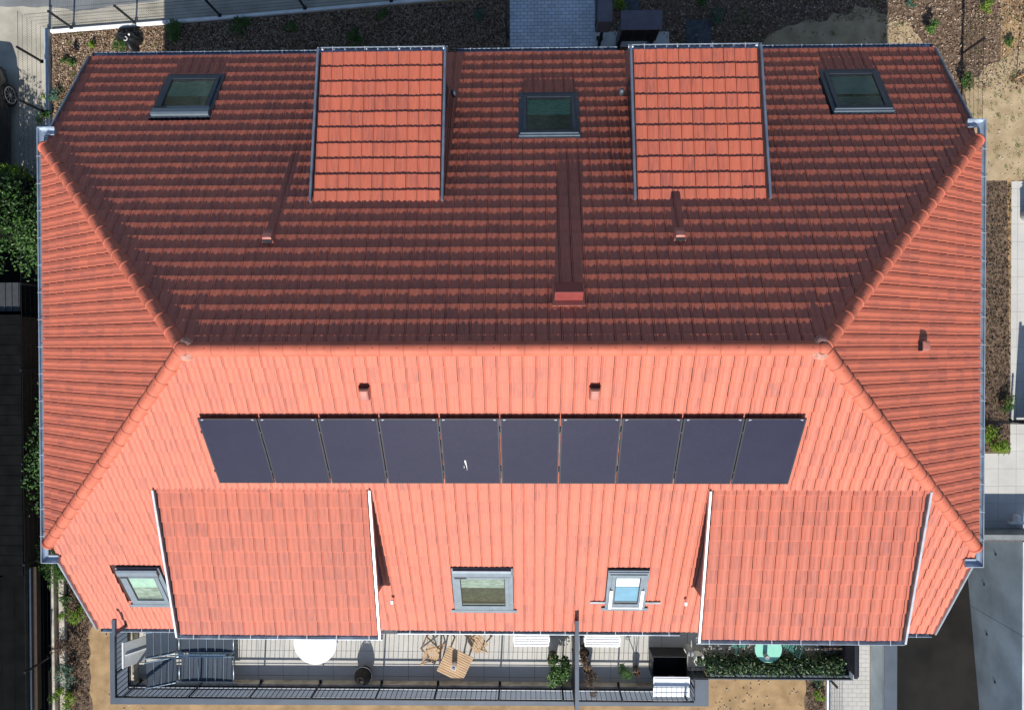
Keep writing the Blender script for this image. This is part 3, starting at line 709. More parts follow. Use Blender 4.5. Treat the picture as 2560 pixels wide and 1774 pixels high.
# roof vents ---------------------------------------------------------
def slopeP(side, u, v, n):
    dv = NE if side > 0 else SEv; sl_ = SN if side > 0 else SS; nrm = Vector((0, side * sl_, 1)).normalized()
    return Vector((u, 0, H)) + dv * v + nrm * n, Matrix((Vector((1, 0, 0)), dv, nrm)).transposed(), nrm
def tile_vent(c, M, w_, l_, h_, up):
    """hooded vent tile; up = direction (local v) of the closed end"""
    b = MB(); N = 8; vs = []; fs = []
    secs = [(-l_ / 2, h_ * .75), (-l_ / 2 + .02, h_ * .95), (0, h_), (l_ / 2 - .05, h_ * .98), (l_ / 2, h_ * .80), (l_ / 2 + .015, .02)]
    for v, hh in secs:
        for q in range(N + 1):
            s_ = -1 + 2 * q / N; e = (1 - abs(s_) ** 4) ** .25
            vs.append(c + M @ Vector((s_ * w_ / 2, v * up, hh * e if abs(s_) < 1 else -.01)))
    K = N + 1
    fs = [(i * K + q, i * K + q + 1, (i + 1) * K + q + 1, (i + 1) * K + q) for i in range(len(secs) - 1) for q in range(N)] + [tuple(range(K))]
    if up > 0: fs = [f[::-1] for f in fs]
    b.add(vs, fs); o = b.build("roof_vent", CLAYV, house, smooth=False)
    b = MB(); b.obox(c + M @ Vector((0, up * (-l_ / 2 - .012), h_ * .4)), (w_ * .8, .006, h_ * .55), M); b.build("vent_mesh", GASKET, o)
for u, v in ((-4.63, 2.62), (3.47, 2.62)):
    c, M, n = slopeP(1, u, v, .03); tile_vent(c, M, .24, .24, .165, 1)
for u, v in ((-2.53, .95), (1.73, .95)):
    c, M, n = slopeP(-1, u, v, .03); tile_vent(c, M, .22, .26, .15, 1)
dE = Vector((1, 0, -SE)).normalized(); nE = Vector((SE, 0, 1)).normalized()
tile_vent(Vector((8.30, .03, H - SE * (8.30 - LR))) + nE * .03, Matrix((Vector((0, 1, 0)), dE, nE)).transposed(), .24, .24, .15, 1)
# large metal vent on the shaded slope
c, M, n = slopeP(1, 1.255, 1.20, .03); b = MB(); w2 = .26
prof = [(-.16, .02), (-.165, .235), (-.15, .25), (.10, .20), (.15, .16), (.20, .04)]
vs = [c + M @ Vector((-w2, v, h)) for v, h in prof] + [c + M @ Vector((w2, v, h)) for v, h in prof]; k = len(prof)
b.add(vs, [(i, k + i, k + i + 1, i + 1) for i in range(k - 1)] + [tuple(range(k)), tuple(range(k, 2 * k))[::-1]])
rv = b.build("duct_vent", REDM, house)
b = MB(); b.obox(c + M @ Vector((0, -.04, .012)), (.6, .48, .016), M); b.build("duct_vent_base", CLAYV, rv)

# ------------------------------------------------------------------ solar panels
PW, PL, PGAP = 1.134, 1.722, .02
panel_words = ["leftmost", "second", "third", "fourth", "fifth", "sixth", "seventh", "eighth", "ninth", "rightmost"]
proto = None
nS = Vector((0, -SS, 1)).normalized(); MS = Matrix((Vector((-1, 0, 0)), SEv, nS)).transposed()
for i in range(10):
    u = -.042 + (i - 4.5) * (PW + PGAP); p = Vector((u, 0, H)) + SEv * (1.534 + PL / 2) + nS * .105
    lab = f"{panel_words[i]} black solar panel from the left in the row on the sunlit roof" if 0 < i < 9 else f"{panel_words[i]} black solar panel in the row on the sunlit roof"
    if i == 4: lab = "black solar panel with a white bird dropping, fifth from the left"
    if proto is None:
        t = thing("solar_panel", p, lab, "solar panel", "solar panels on the roof"); proto = t
        b = MB(); f_ = .014
        for a_ in ((-PW / 2 + f_, 0, f_ * 2, PL), (PW / 2 - f_, 0, f_ * 2, PL)): b.obox((a_[0], a_[1], 0), (a_[2], a_[3], .036))
        for a_ in (-PL / 2 + f_, PL / 2 - f_): b.obox((0, a_, 0), (PW - f_ * 4, f_ * 2, .036))
        b.build("panel_frame", ANTH, t, local=True)
        b = MB(); b.obox((0, 0, .011), (PW - f_ * 4, PL - f_ * 4, .01)); b.build("glass_cells", CELL, t, local=True)
        b = MB(); b.obox((0, 0, -.012), (PW - .04, PL - .04, .01)); b.build("back_sheet", BLACK, t, local=True)
        for s_ in (-1, 1):
            b = MB(); b.obox((s_ * (PW / 2 - .085), -PL / 2 + .026, .0185), (.05, .011, .002)); b.obox((s_ * (PW / 2 - .075), -PL / 2 + .042, .0185), (.03, .006, .002)); b.build("sticker", STICK, t, local=True)
        for vv in (-.52, .52):
            b = MB(); b.obox((PW / 2 + .009, vv, .012), (.024, .05, .028)); b.build("clamp", BLACK, t, local=True)
            b = MB(); b.obox((0, vv, -.045), (PW + .016, .035, .04)); b.build("mounting_rail", ALUB, t, local=True)
        t.rotation_euler = MS.to_euler()
        # local y runs down the slope
    else:
        t = clone_tree(proto, p, None, lab)
    if i == 4:
        b = MB(); rr = random.Random(3); pts = []
        for k in range(9): pts.append((.13 - .004 * k + rr.uniform(-.006, .006), .22 + .028 * k, .0175))
        for k in range(8):
            w_ = [.016, .018, .016, .012, .008, .007, .006, .004][k]; b.obox(((pts[k][0] + pts[k + 1][0]) / 2, (pts[k][1] + pts[k + 1][1]) / 2, .0175), (w_ * 1.6, .03, .003))
        b.obox((.155, .40, .0175), (.008, .05, .003)); b.obox((.10, .47, .0175), (.006, .03, .003))
        b.build("bird_dropping", DROP, t, local=True)
# flip check: MS has x right, y down slope, z normal -> determinant must be +1
# ------------------------------------------------------------------ terrace (part of the house)
FZ, TZ = -1.1, -.725
b = MB(); b.box(-9.88, 4.60, -8.82, -6.52, GZ - .1, FZ - .012); b.box(4.6005, 8.60, -8.38, -6.52, GZ - .1, FZ - .0125); b.build("terrace_base", WALL, house)
b = MB(); b.box(-9.88, 4.60, -8.82, -6.51, FZ - .0115, FZ); b.box(4.60, 8.60, -8.32, -6.51, FZ - .0115, FZ); b.build("terrace_floor", FLOORT, house)
b = MB()
b.prism([(-10.33, -6.6), (-10.33, -9.2), (5.08, -9.12), (5.08, -8.43), (4.62, -8.43), (4.62, -8.76), (-9.86, -8.80), (-9.86, -6.6)], GZ - .1, TZ)
b.prism([(5.085, -8.43), (8.72, -8.43), (8.72, -6.9), (8.62, -6.9), (8.62, -8.30), (5.085, -8.30)], GZ - .1, TZ)
b.build("parapet_wall", COPING, house, bevel=.006)
b = MB(); b.box(-9.82, 4.6, -8.76, -8.742, TZ + .0, TZ + .006); b.box(-9.8, 4.6, -8.98, -8.965, TZ + .0005, TZ + .006); b.build("coping_joint", ZINCL, house)
b = MB(); b.box(-9.86, 4.6, -8.755, -8.70, FZ, FZ + .24); b.box(-9.855, -9.78, -8.69, -6.6, FZ, FZ + .24); b.build("skirting", BEIGEWALL, house)

def railing(pts, label, posts, r0=-.69, top=-.06, group="black railings round the terrace", spacing=.1245):
    c = Vector((*pts[0], TZ)); t = thing("railing", c, label, "railing", group)
    bb = MB(); tb = MB(); mb_ = None
    for a_, e in zip(pts[:-1], pts[1:]):
        bb.bar((*a_, r0 + .02), (*e, r0 + .02), .012, .042); tb.bar((*a_, top - .04), (*e, top - .04), .012, .085)
    bb.build("bottom_rail", ANTH, t); tb.build("top_rail", ANTH, t)
    bal = None; cnt = 0
    for a_, e in zip(pts[:-1], pts[1:]):
        a_, e = Vector((*a_, 0)), Vector((*e, 0)); n = int((e - a_).length / spacing)
        for k in range(n + 1):
            p = a_.lerp(e, k / max(n, 1))
            if bal is None:
                b = MB(); b.obox((0, 0, 0), (.012, .012, top - r0)); bal = b.build("baluster", ANTH, t, local=True); bal.location = p + Vector((0, 0, (r0 + top) / 2)) - c
            else: clone(bal, t, p + Vector((0, 0, (r0 + top) / 2)) - c)
    po = None
    for x, y, nx, ny in posts:
        if po is None or (nx, ny) != last:
            b = MB(); b.obox((0, 0, 0), (.045 if nx == 0 else .014, .014 if nx == 0 else .045, top - FZ - .08)); b.obox((nx * .04, ny * .04, -.36), (.06 if nx == 0 else .09, .09 if nx == 0 else .06, .05))
            po = b.build("post", ANTH, t, local=True); po.location = Vector((x, y, (top + FZ + .08) / 2)) - c; last = (nx, ny)
        else: clone(po, t, Vector((x, y, (top + FZ + .08) / 2)) - c)
    return t
PX = [-9.62, -7.99, -6.45, -4.9, -3.3, -1.84, -.24, 1.36, 2.81, 4.4]
railing([(-9.82, -8.70), (4.56, -8.70)], "long black railing along the south edge of the terrace", [(x, -8.685, 0, 1) for x in PX])
railing([(-9.815, -7.0), (-9.815, -8.68)], "short black railing on the west end of the terrace beside the folded table", [(-9.80, -8.1, 1, 0)])
railing([(4.58, -8.66), (4.58, -8.10)], "short black return railing beside the black storage box", [(4.575, -8.4, -1, 0)])
railing([(4.6, -8.10), (8.38, -8.10)], "black railing behind the ivy hedge", [(x, -8.09, 0, 1) for x in (5.6, 7.2)])
railing([(8.56, -6.9), (8.56, -8.05)], "black railing at the east end of the terrace beside the path", [(8.55, -7.6, -1, 0)])

# privacy screens
t = thing("privacy_screen", (1.66, -7.6, FZ), "tall dark grey partition between the two halves of the terrace", "partition")
b = MB(); b.box(1.625, 1.67, -8.66, -6.53, FZ + .1, .62); b.build("panel", mat("screen_panel", (.045, .05, .06), .5), t)
b = MB(); b.box(1.60, 1.69, -8.68, -6.42, .62, .70); b.box(1.605, 1.685, -8.68, -8.60, FZ, .62); b.box(1.605, 1.685, -6.62, -6.54, FZ, .62); b.build("frame", COPING, t, bevel=.004)
b = MB(); b.obox((1.60, -7.7, -.4), (.03, .3, .16)); b.build("hinge_plate", ANTH, t)
t = thing("privacy_screen", (-9.41, -6.65, FZ), "short grey partition post at the west corner of the terrace by the eave", "partition")
b = MB(); b.box(-9.45, -9.37, -6.86, -6.46, .62, .70); b.box(-9.445, -9.375, -6.85, -6.78, FZ, .62); b.build("frame", COPING, t, bevel=.004)
b = MB(); b.box(-9.42, -9.40, -6.78, -6.55, FZ + .1, -.2); b.build("panel", ANTH, t)
t = thing("privacy_screen", (8.46, -7.5, FZ), "dark mesh screen panel at the east end of the ivy hedge", "partition")
b = MB(); b.box(8.44, 8.48, -8.0, -6.9, FZ + .02, -.02); b.build("panel", mat("dark_mesh", (.035, .035, .045), .7, var=.4, scale=25), t)
b = MB(); b.box(8.42, 8.50, -8.05, -6.9, -.02, .03); b.build("frame", ANTH, t, bevel=.004)

# ------------------------------------------------------------------ terrace furniture
def lounger(y0, y1, label):
    t = thing("sun_lounger", (-8.3, (y0 + y1) / 2, FZ), label, "sun lounger", "pair of sun loungers")
    z = -.76; b = MB()
    for k in range(1):
        n = 10; vs = []; fs = []
        for i in range(n + 1):
            x = -8.48 + 1.33 * i / n; sag = -.02 * math.sin(math.pi * i / n)
            for j in range(4): vs.append((x, y0 + (y1 - y0) * j / 3, z + sag - .015 * math.sin(math.pi * j / 3)))
        fs = [(i * 4 + j, (i + 1) * 4 + j, (i + 1) * 4 + j + 1, i * 4 + j + 1) for i in range(n) for j in range(3)]
        b.add(vs, fs)
    b.build("seat_sling", SLING, t, smooth=True)
    b = MB(); vs = []
    for i in range(7):
        f = i / 6; x = -8.60 - .60 * f; zz = z + .02 + .36 * f
        for j in range(4): vs.append((x, y0 + (y1 - y0) * j / 3, zz - .015 * math.sin(math.pi * j / 3)))
    b.add(vs, [(i * 4 + j, i * 4 + j + 1, (i + 1) * 4 + j + 1, (i + 1) * 4 + j) for i in range(6) for j in range(3)])
    b.build("back_sling", SLING, t, smooth=True)
    b = MB()
    for i in range(1, 6): x = -8.48 + 1.33 * i / 6; b.obox((x, (y0 + y1) / 2, z + .004), (.008, y1 - y0 - .02, .004))
    for i in range(1, 4): f = i / 4; b.obox((-8.60 - .6 * f, (y0 + y1) / 2, z + .026 + .36 * f), (.008, y1 - y0 - .02, .004))
    b.build("seam", ALUB, t)
    b = MB()
    for y in (y0 - .015, y1 + .015):
        b.tube([(-7.1, y, z), (-8.54, y, z), (-9.22, y, z + .40)], .014, 8)
        b.tube([(-9.3, y, FZ + .2), (-8.54, y, z - .04)], .012, 8)
    for x in (-7.12, -8.54): b.tube([(x, y0, z - .01), (x, y1, z - .01)], .012, 8)
    b.build("frame", ALUB, t, smooth=True)
    for x in (-7.25, -8.9):
        for y in (y0 - .01, y1 + .01):
            b = MB(); b.tube([(x, y, z - .02), (x + .05, y, FZ)], .013, 8); b.build("leg", ALUB, t)
lounger(-7.84, -7.22, "navy sling sun lounger nearest the roof eave, raised back to the left")
lounger(-8.60, -7.97, "navy sling sun lounger nearest the railing, raised back to the left")
b = MB(); b.bar((-8.55, -7.89, -.7), (-7.3, -7.885, -.7), .03, .03); b.bar((-8.5, -7.93, -.68), (-7.35, -7.92, -.68), .025, .025); b.bar((-8.52, -7.91, -1.08), (-8.5, -7.91, -.7), .03, .03); b.bar((-7.34, -7.90, -1.08), (-7.36, -7.9, -.7), .03, .03)
tag(b.build("towel_rail", ALUB), "pale blue metal rails standing between the two navy loungers", "rail")
t = thing("folding_board", (-9.45, -7.75, FZ), "pale grey folded table leaning on the west railing by the loungers", "folding table")
b = MB(); M = Matrix.Rotation(R(-52), 3, 'Y'); b.obox((-9.50, -7.74, -.70), (.03, .62, .02)); b.v = []; b.f = []; b.a = []
d = Vector((-9.74, 0, -.28)) - Vector((-9.2, 0, -1.06)); L_ = d.length; ang = math.atan2(d.z, -d.x)
Mt = Matrix((d.normalized(), Vector((0, 1, 0)), d.normalized().cross(Vector((0, 1, 0))))).transposed()
b.obox((-9.47, -7.74, -.67), (L_, .64, .025), Mt); b.build("board", mat("board_grey", (.40, .42, .41), .5, var=.06), t, bevel=.006)
b = MB(); b.obox(Vector((-9.47, -7.74, -.67)) + Mt @ Vector((L_ / 2, 0, .0)), (.02, .66, .05), Mt); b.obox(Vector((-9.47, -7.74, -.67)) + Mt @ Vector((0, 0, -.03)), (L_ * .9, .02, .03), Mt); b.build("edge_band", WHITE, t)

t = thing("round_table", (-4.88, -7.42, FZ), "large round white table under the eave", "table")
b = MB(); b.lathe((-4.88, -7.42, -.40), [(.0, 0), (.53, 0), (.545, .01), (.545, .025), (.535, .033), (0, .034)], 64); b.build("tabletop", WHITE, t)
for k in range(4):
    a_ = math.pi / 4 + k * math.pi / 2 + .1; b = MB(); b.tube([(-4.88 + .3 * math.cos(a_), -7.42 + .3 * math.sin(a_), -.40), (-4.88 + .48 * math.cos(a_), -7.42 + .48 * math.sin(a_), FZ)], .02, 8); b.build("leg", WHITE, t)
t = thing("folding_chair", (-4.22, -7.15, FZ), "white chair mostly hidden under the eave beside the round table", "chair")
b = MB(); b.obox((-4.22, -7.12, -.66), (.40, .40, .03)); b.build("seat", WHITE, t, bevel=.008)
b = MB(); b.obox((-4.02, -7.12, -.4), (.03, .40, .3)); b.build("backrest", WHITE, t, bevel=.008)
for x in (-4.4, -4.05):
    for y in (-7.3, -6.95): b = MB(); b.tube([(x, y, -.66), (x, y, FZ)], .013, 8); b.build("leg", POTD, t)

# wooden table and folding chairs
t = thing("wooden_table", (-1.345, -7.94, FZ), "square slatted wooden table turned askew on the terrace", "table", rz=R(-25.3))
b = MB()
for k in range(12):
    y = -.352 + .704 * (k + .5) / 12; b.obox((0, y, .715), (.70, .052, .022))
b.build("tabletop", WOOD, t, local=True, bevel=.003)
b = MB()
for s_ in (-.3, .3): b.obox((s_, 0, .69), (.04, .66, .026))
b.build("batten", WOODD, t, local=True)
for s_ in (-.26, .26):
    for q in (-1, 1):
        b = MB(); b.bar((s_ + .02 * q, .33 * q, .0), (s_ + .02 * q, -.30 * q, .68), .022, .04, (1, 0, 0)); b.build("leg", WOODD, t, local=True)
def wchair(loc, rz, label):
    t = thing("wooden_chair", loc, label, "chair", "folding wooden chairs", rz)
    b = MB()
    for k in range(7):
        x = -.19 + .38 * (k + .5) / 7; b.obox((x, 0, .44 + .006 * (k - 3)), (.042, .40, .016))
    b.build("seat", WOOD, t, local=True, bevel=.003)
    for s_ in (-.2, .2):
        b = MB(); b.bar((.25, s_, 0), (-.17, s_, .82), .022, .035, (0, 1, 0)); b.build("leg", WOOD, t, local=True)
        b = MB(); b.bar((-.30, s_ * .88, 0), (.18, s_ * .88, .43), .02, .032, (0, 1, 0)); b.build("leg", WOODD, t, local=True)
    b = MB()
    for k in range(3): b.obox((-.115 - .022 * k, 0, .62 + .07 * k), (.014, .40, .05))
    b.build("backrest", WOOD, t, local=True, bevel=.003)
    for q_ in ((-.27, .03, .34), (.22, .06, .4)):
        b = MB(); b.obox((q_[0], 0, q_[1]), (.025, q_[2], .025)); b.build("stretcher", WOODD, t, local=True)
    return t
wchair((-1.97, -7.80, FZ), R(-24), "folding wooden chair on the left of the slatted table")
wchair((-.79, -7.52, FZ), R(215), "folding wooden chair on the right of the slatted table by the eave")
b = MB(); b.lathe((-1.36, -7.93, -.374), [(0, 0), (.062, 0), (.066, .02), (.066, .24), (.064, .245), (.056, .245), (.05, .2), (.048, .05), (0, .045)], 24)
tag(b.build("vase", WHITE, smooth=False), "round white vase standing on the slatted wooden table", "vase")

# heat pumps
def hpump(x0, label):
    t = thing("heat_pump", (x0 + .445, -7.34, FZ), label, "heat pump", "white outdoor units on the terrace")
    b = MB(); b.box(x0, x0 + .89, -7.50, -7.18, FZ + .08, -.42); b.build("casing", WHITE, t, bevel=.015)
    b = MB()
    for k in range(5): y = -7.47 + .065 * k; b.box(x0 + .03, x0 + .86, y, y + .03, -.42, -.408)
    b.build("top_ribs", WHITE, t)
    for x in (x0 - .018, x0 + .872 + .018):
        b = MB(); b.box(x, x + .018 if x > x0 else x + .018, -7.40, -7.27, -.62, -.45); b.build("side_handle", WHITE, t, bevel=.004)
    b = MB(); M = Matrix.Rotation(R(90), 3, 'X'); b.lathe((x0 + .36, -7.503, -.72), [(.22, 0), (.22, .01), (.19, .012), (.02, .012), (0, .012)], 28, ax=M); b.build("fan_grille", POTG, t)
    for x in (x0 + .12, x0 + .77):
        b = MB(); b.box(x - .03, x + .03, -7.48, -7.20, FZ, FZ + .078); b.build("foot", BLACK, t)
hpump(.13, "white outdoor unit left of the tall partition, under the eave")
hpump(1.91, "white outdoor unit right of the tall partition, under the eave")

# egg shaped lantern
t = thing("egg_lantern", (-3.77, -8.45, FZ), "black wire egg lantern standing by the railing", "lantern")
b = MB(); prof = [(.12, 0), (.18, .08), (.215, .2), (.215, .3), (.18, .42), (.13, .52), (.085, .58)]
for k in range(26):
    for sgn in (1, -1):
        pts = []
        for i, (r_, z_) in enumerate(prof):
            a_ = 2 * math.pi * k / 26 + sgn * .16 * i; pts.append((-3.77 + r_ * math.cos(a_), -8.45 + r_ * math.sin(a_), FZ + z_))
        b.tube(pts, .0055, 4, cap=False)
for r_, z_ in (prof[0], prof[3], prof[-1]):
    b.tube([(-3.77 + r_ * math.cos(a_), -8.45 + r_ * math.sin(a_), FZ + z_) for a_ in [2 * math.pi * q / 28 for q in range(29)]], .010, 6, cap=False)
b.build("wire_shell", BLACK, t)
b = MB(); b.lathe((-3.77, -8.45, FZ), [(.11, .01), (.16, .08), (.19, .2), (.19, .3), (.15, .42), (.09, .5), (0, .52)], 22); b.build("liner", POTD, t, smooth=True)
b = MB(); b.tube([(-3.77 + .22 * math.cos(a_), -8.45 + .22 * math.sin(a_), FZ + .27) for a_ in [2 * math.pi * q / 32 for q in range(33)]], .012, 6, cap=False); b.build("metal_ring", STEEL, t)

# plants ---------------------------------------------------------------
def leafcloud(b, c, rx, ry, rz_, n, L_, W_, clump=6, seed=0, hollow=.35):
    rr = random.Random(seed); cl = []
    for _ in range(clump):
        t = rr.uniform(0, 6.28); p = rr.uniform(-.6, 1); q = math.sqrt(max(0, 1 - p * p)) * rr.uniform(.35, .85)
        cl.append((math.cos(t) * q * rx, math.sin(t) * q * ry, p * rz_ * .7, rr.uniform(.35, .6), rr.uniform(-.15, .25)))
    for _ in range(n):
        k = rr.choice(cl); d = Vector((rr.gauss(0, 1), rr.gauss(0, 1), rr.gauss(0, 1))).normalized() * (rr.random() ** .4)
        p = Vector((c[0] + k[0] + d.x * rx * k[3], c[1] + k[1] + d.y * ry * k[3], c[2] + k[2] + d.z * rz_ * k[3]))
        nn = Vector((d.x + rr.uniform(-.6, .6), d.y + rr.uniform(-.6, .6), abs(d.z) + rr.uniform(.2, .9))); a_ = rr.uniform(0, 6.28)
        b.leaf(p, nn, (math.cos(a_), math.sin(a_), rr.uniform(-.5, .3)), L_ * rr.uniform(.6, 1.3), W_ * rr.uniform(.6, 1.3), min(1, max(0, rr.random() * .75 + k[4] + .12)))
def stems(b, c, n, h, spread, r=.006, seed=0):
    rr = random.Random(seed)
    for _ in range(n):
        t = rr.uniform(0, 6.28); s_ = rr.uniform(.2, 1) * spread
        b.tube([c, (c[0] + math.cos(t) * s_ * .4, c[1] + math.sin(t) * s_ * .4, c[2] + h * .5), (c[0] + math.cos(t) * s_, c[1] + math.sin(t) * s_, c[2] + h * rr.uniform(.8, 1.1))], r, 5, r * .4)
def shrub(name, c, rx, ry, h, n, L_, W_, m, label, cat="shrub", group=None, clump=6, seed=1, stm=WOODD):
    t = thing(name, c, label, cat, group)
    b = MB(); leafcloud(b, (c[0], c[1], c[2] + h * .55), rx, ry, h * .5, n, L_, W_, clump, seed); b.build("foliage", m, t)
    b = MB(); stems(b, c, 7, h * .8, min(rx, ry) * .7, .008, seed); b.build("stem", stm, t)
    return t
def pot(c, r0, r1, h, m, t, n=24):
    b = MB(); b.lathe(c, [(0, 0), (r0, 0), (r1, h), (r1 * .88, h), (r1 * .84, h - .05), (0, h - .055)], n); return b.build("pot", m, t)
def potted(name, c, r0, r1, h, pm, lm, label, fol, seed, soil=True):
    t = thing(name, c, label, "potted plant"); pot(c, r0, r1, h, pm, t)
    b = MB(); b.lathe((c[0], c[1], c[2] + h - .05), [(r1 * .84, 0), (r1 * .4, .012), (0, .014)], 16); b.build("soil", MULCHG, t)
    b = MB(); fol(b); b.build("foliage", lm, t)
    b = MB(); stems(b, (c[0], c[1], c[2] + h - .05), 6, .45, .14, .006, seed); b.build("stem", WOODD, t); return t
potted("potted_bush", (1.13, -7.98, FZ), .11, .14, .3, POTD, LEAF, "bushy green potted shrub on the left of the tall partition", lambda b: leafcloud(b, (1.25, -8.08, -.38), .34, .38, .36, 900, .075, .045, 11, 5), 5)
potted("potted_plant", (1.93, -7.81, FZ), .10, .13, .3, BLACK, LEAFR, "dry brown plant in the black pot nearest the outdoor unit", lambda b: leafcloud(b, (1.93, -7.86, -.55), .14, .17, .30, 190, .06, .03, 6, 8), 8)
potted("potted_plant", (2.02, -8.24, FZ), .10, .13, .3, BLACK, LEAFR, "tall dry reddish plant in a black pot against the railing", lambda b: (leafcloud(b, (2.08, -8.32, -.45), .20, .22, .38, 230, .055, .028, 7, 9), leafcloud(b, (2.14, -8.5, -.15), .13, .2, .22, 90, .05, .025, 4, 10)), 9)
t = potted("potted_olive", (3.28, -8.32, FZ), .075, .095, .26, POTD, LEAF, "small olive tree leaning left from a little dark pot", lambda b: leafcloud(b, (2.94, -8.15, -.42), .20, .24, .26, 330, .07, .022, 9, 12), 12)
b = MB(); b.tube([(3.28, -8.32, -.88), (3.14, -8.24, -.68), (2.98, -8.17, -.42)], .014, 6, .006); b.build("trunk", WOODD, t)
t = thing("hexagonal_planter", (4.86, -7.95, FZ), "white hexagonal planter with a dark green plant beside the ivy hedge", "planter")
b = MB(); b.lathe((4.86, -7.95, FZ), [(0, 0), (.11, 0), (.17, .42), (.15, .42), (.14, .36), (0, .355)], 6); b.build("pot", POTW, t)
b = MB(); leafcloud(b, (4.87, -7.97, -.66), .13, .13, .09, 260, .05, .03, 6, 14); b.build("foliage", LEAFD, t)
b = MB(); b.lathe((4.62, -7.75, FZ), [(0, 0), (.085, 0), (.09, .02), (.085, .40), (.08, .43), (.05, .455), (0, .46)], 24)
tag(b.build("grey_stool", POTG, smooth=False), "small round grey stool beside the white hexagonal planter", "stool")
# deck box with the lid open
t = thing("storage_box", (4.08, -8.05, FZ), "open black storage box with a white ribbed lid slid back over the railing", "storage box")
b = MB(); x0, x1, y0, y1, z1 = 3.62, 4.50, -8.33, -7.76, -.52; th = .025
b.box(x0, x1, y0, y0 + th, FZ + .02, z1); b.box(x0, x1, y1 - th, y1, FZ + .02, z1); b.box(x0, x0 + th, y0 + th, y1 - th, FZ + .02, z1); b.box(x1 - th, x1, y0 + th, y1 - th, FZ + .02, z1); b.box(x0 + th, x1 - th, y0 + th, y1 - th, FZ + .02, FZ + .05)
b.build("body", BLACK, t, bevel=.006)
b = MB(); b.box(x0 + .02, x1 - .02, -8.36, -8.34, -.50, -.42); b.build("lip", ANTH, t)
lid = MB(); d = Vector((0, -.50, -.05)).normalized(); Ml = Matrix((Vector((-1, 0, 0)), d, Vector((-1, 0, 0)).cross(d))).transposed(); cl = Vector((4.06, -8.45, -.36))
lid.obox(cl, (.90, .52, .025), Ml)
for k in range(4): lid.obox(cl + Ml @ Vector((0, -.19 + .125 * k, .018)), (.86, .075, .016), Ml)
lid.obox(cl + Ml @ Vector((-.44, 0, .02)), (.02, .52, .03), Ml); lid.obox(cl + Ml @ Vector((.44, 0, .02)), (.02, .52, .03), Ml); lid.build("lid", mat("lid_white", (.72, .77, .80), .4, var=.04), t)
b = MB(); b.tube([(3.98, -8.335, -.5), (3.98, -8.27, -.47), (4.02, -8.24, -.465), (4.14, -8.24, -.465), (4.18, -8.27, -.47), (4.18, -8.335, -.5)], .012, 8); b.build("handle", STEEL, t, smooth=True)

# ivy hedge along the railing
t = thing("ivy_hedge", (6.75, -8.0, FZ), "long dark ivy hedge along the south east railing", "hedge")
b = MB(); rr = random.Random(21)
for _ in range(5200):
    x = rr.uniform(4.98, 8.42); top = -.42 + .06 * math.sin(x * 5) + rr.uniform(-.07, .07); z = FZ + .05 + (top - FZ - .05) * rr.random() ** .6; y = rr.gauss(-8.02, .11)
    y = max(-8.24, min(-7.72, y))
    d = (rr.uniform(-1, 1), rr.uniform(-1, 1), rr.uniform(-.5, .5)); b.leaf((x, y, z), (rr.uniform(-.7, .7), rr.uniform(-1, .5), rr.uniform(.2, 1)), d, rr.uniform(.05, .1), rr.uniform(.035, .07), rr.random() ** 1.5 if rr.random() > .04 else 1)
b.build("foliage", LEAFD, t)
b = MB()
for k in range(24): x = 5.05 + 3.3 * k / 23; b.tube([(x, -8.0, FZ), (x + rr.uniform(-.05, .05), -8.0, -.5)], .008, 5)
b.build("stem", WOODD, t)
# green bistro set
t = thing("green_table", (6.47, -7.50, FZ), "round mint green bistro table behind the ivy hedge", "table")
b = MB(); b.lathe((6.47, -7.50, -.39), [(0, 0), (.325, 0), (.335, .006), (.335, .02), (.33, .024), (0, .024)], 48); b.build("tabletop", GREEN, t)
for k in range(3):
    a_ = k * 2.094 + .4; b = MB(); b.tube([(6.47 + .22 * math.cos(a_), -7.5 + .22 * math.sin(a_), -.39), (6.47 + .27 * math.cos(a_), -7.5 + .27 * math.sin(a_), FZ)], .012, 8); b.build("leg", GREEND, t)
b = MB(); b.lathe((6.38, -7.63, -.366), [(0, 0), (.05, 0), (.055, .02), (.055, .20), (.045, .21), (0, .2)], 18)
tag(b.build("candle_jar", POTG), "small grey jar standing on the mint green table", "jar")
def gchair(loc, rz, label):
    t = thing("green_chair", loc, label, "chair", "green folding chairs", rz)
    b = MB()
    for k in range(6): b.obox((-.17 + .34 * (k + .5) / 6, 0, .45), (.045, .38, .008))
    b.build("seat", GREEND, t, local=True)
    for s_ in (-.19, .19):
        b = MB(); b.tube([(.22, s_, 0), (-.18, s_, .80)], .009, 6); b.build("leg", GREEND, t, local=True)
        b = MB(); b.tube([(-.24, s_ * .9, 0), (.17, s_ * .9, .45)], .009, 6); b.build("leg", GREEND, t, local=True)
    b = MB()
    for k in range(3): b.obox((-.12 - .02 * k, 0, .60 + .085 * k), (.006, .38, .05))
    b.build("backrest", GREEND, t, local=True)
gchair((5.80, -7.40, FZ), R(5), "dark green folding chair left of the mint table")
gchair((7.12, -7.46, FZ), R(160), "dark green folding chair right of the mint table")
t = thing("black_planter", (8.15, -7.45, FZ), "black rectangular planter box in the east corner of the terrace", "planter")
b = MB(); b.box(7.9, 8.39, -7.6, -7.1, FZ, -.58); b.build("body", BLACK, t, bevel=.01)
b = MB(); b.box(7.93, 8.36, -7.57, -7.13, -.58, -.572); b.build("soil", MULCHG, t)

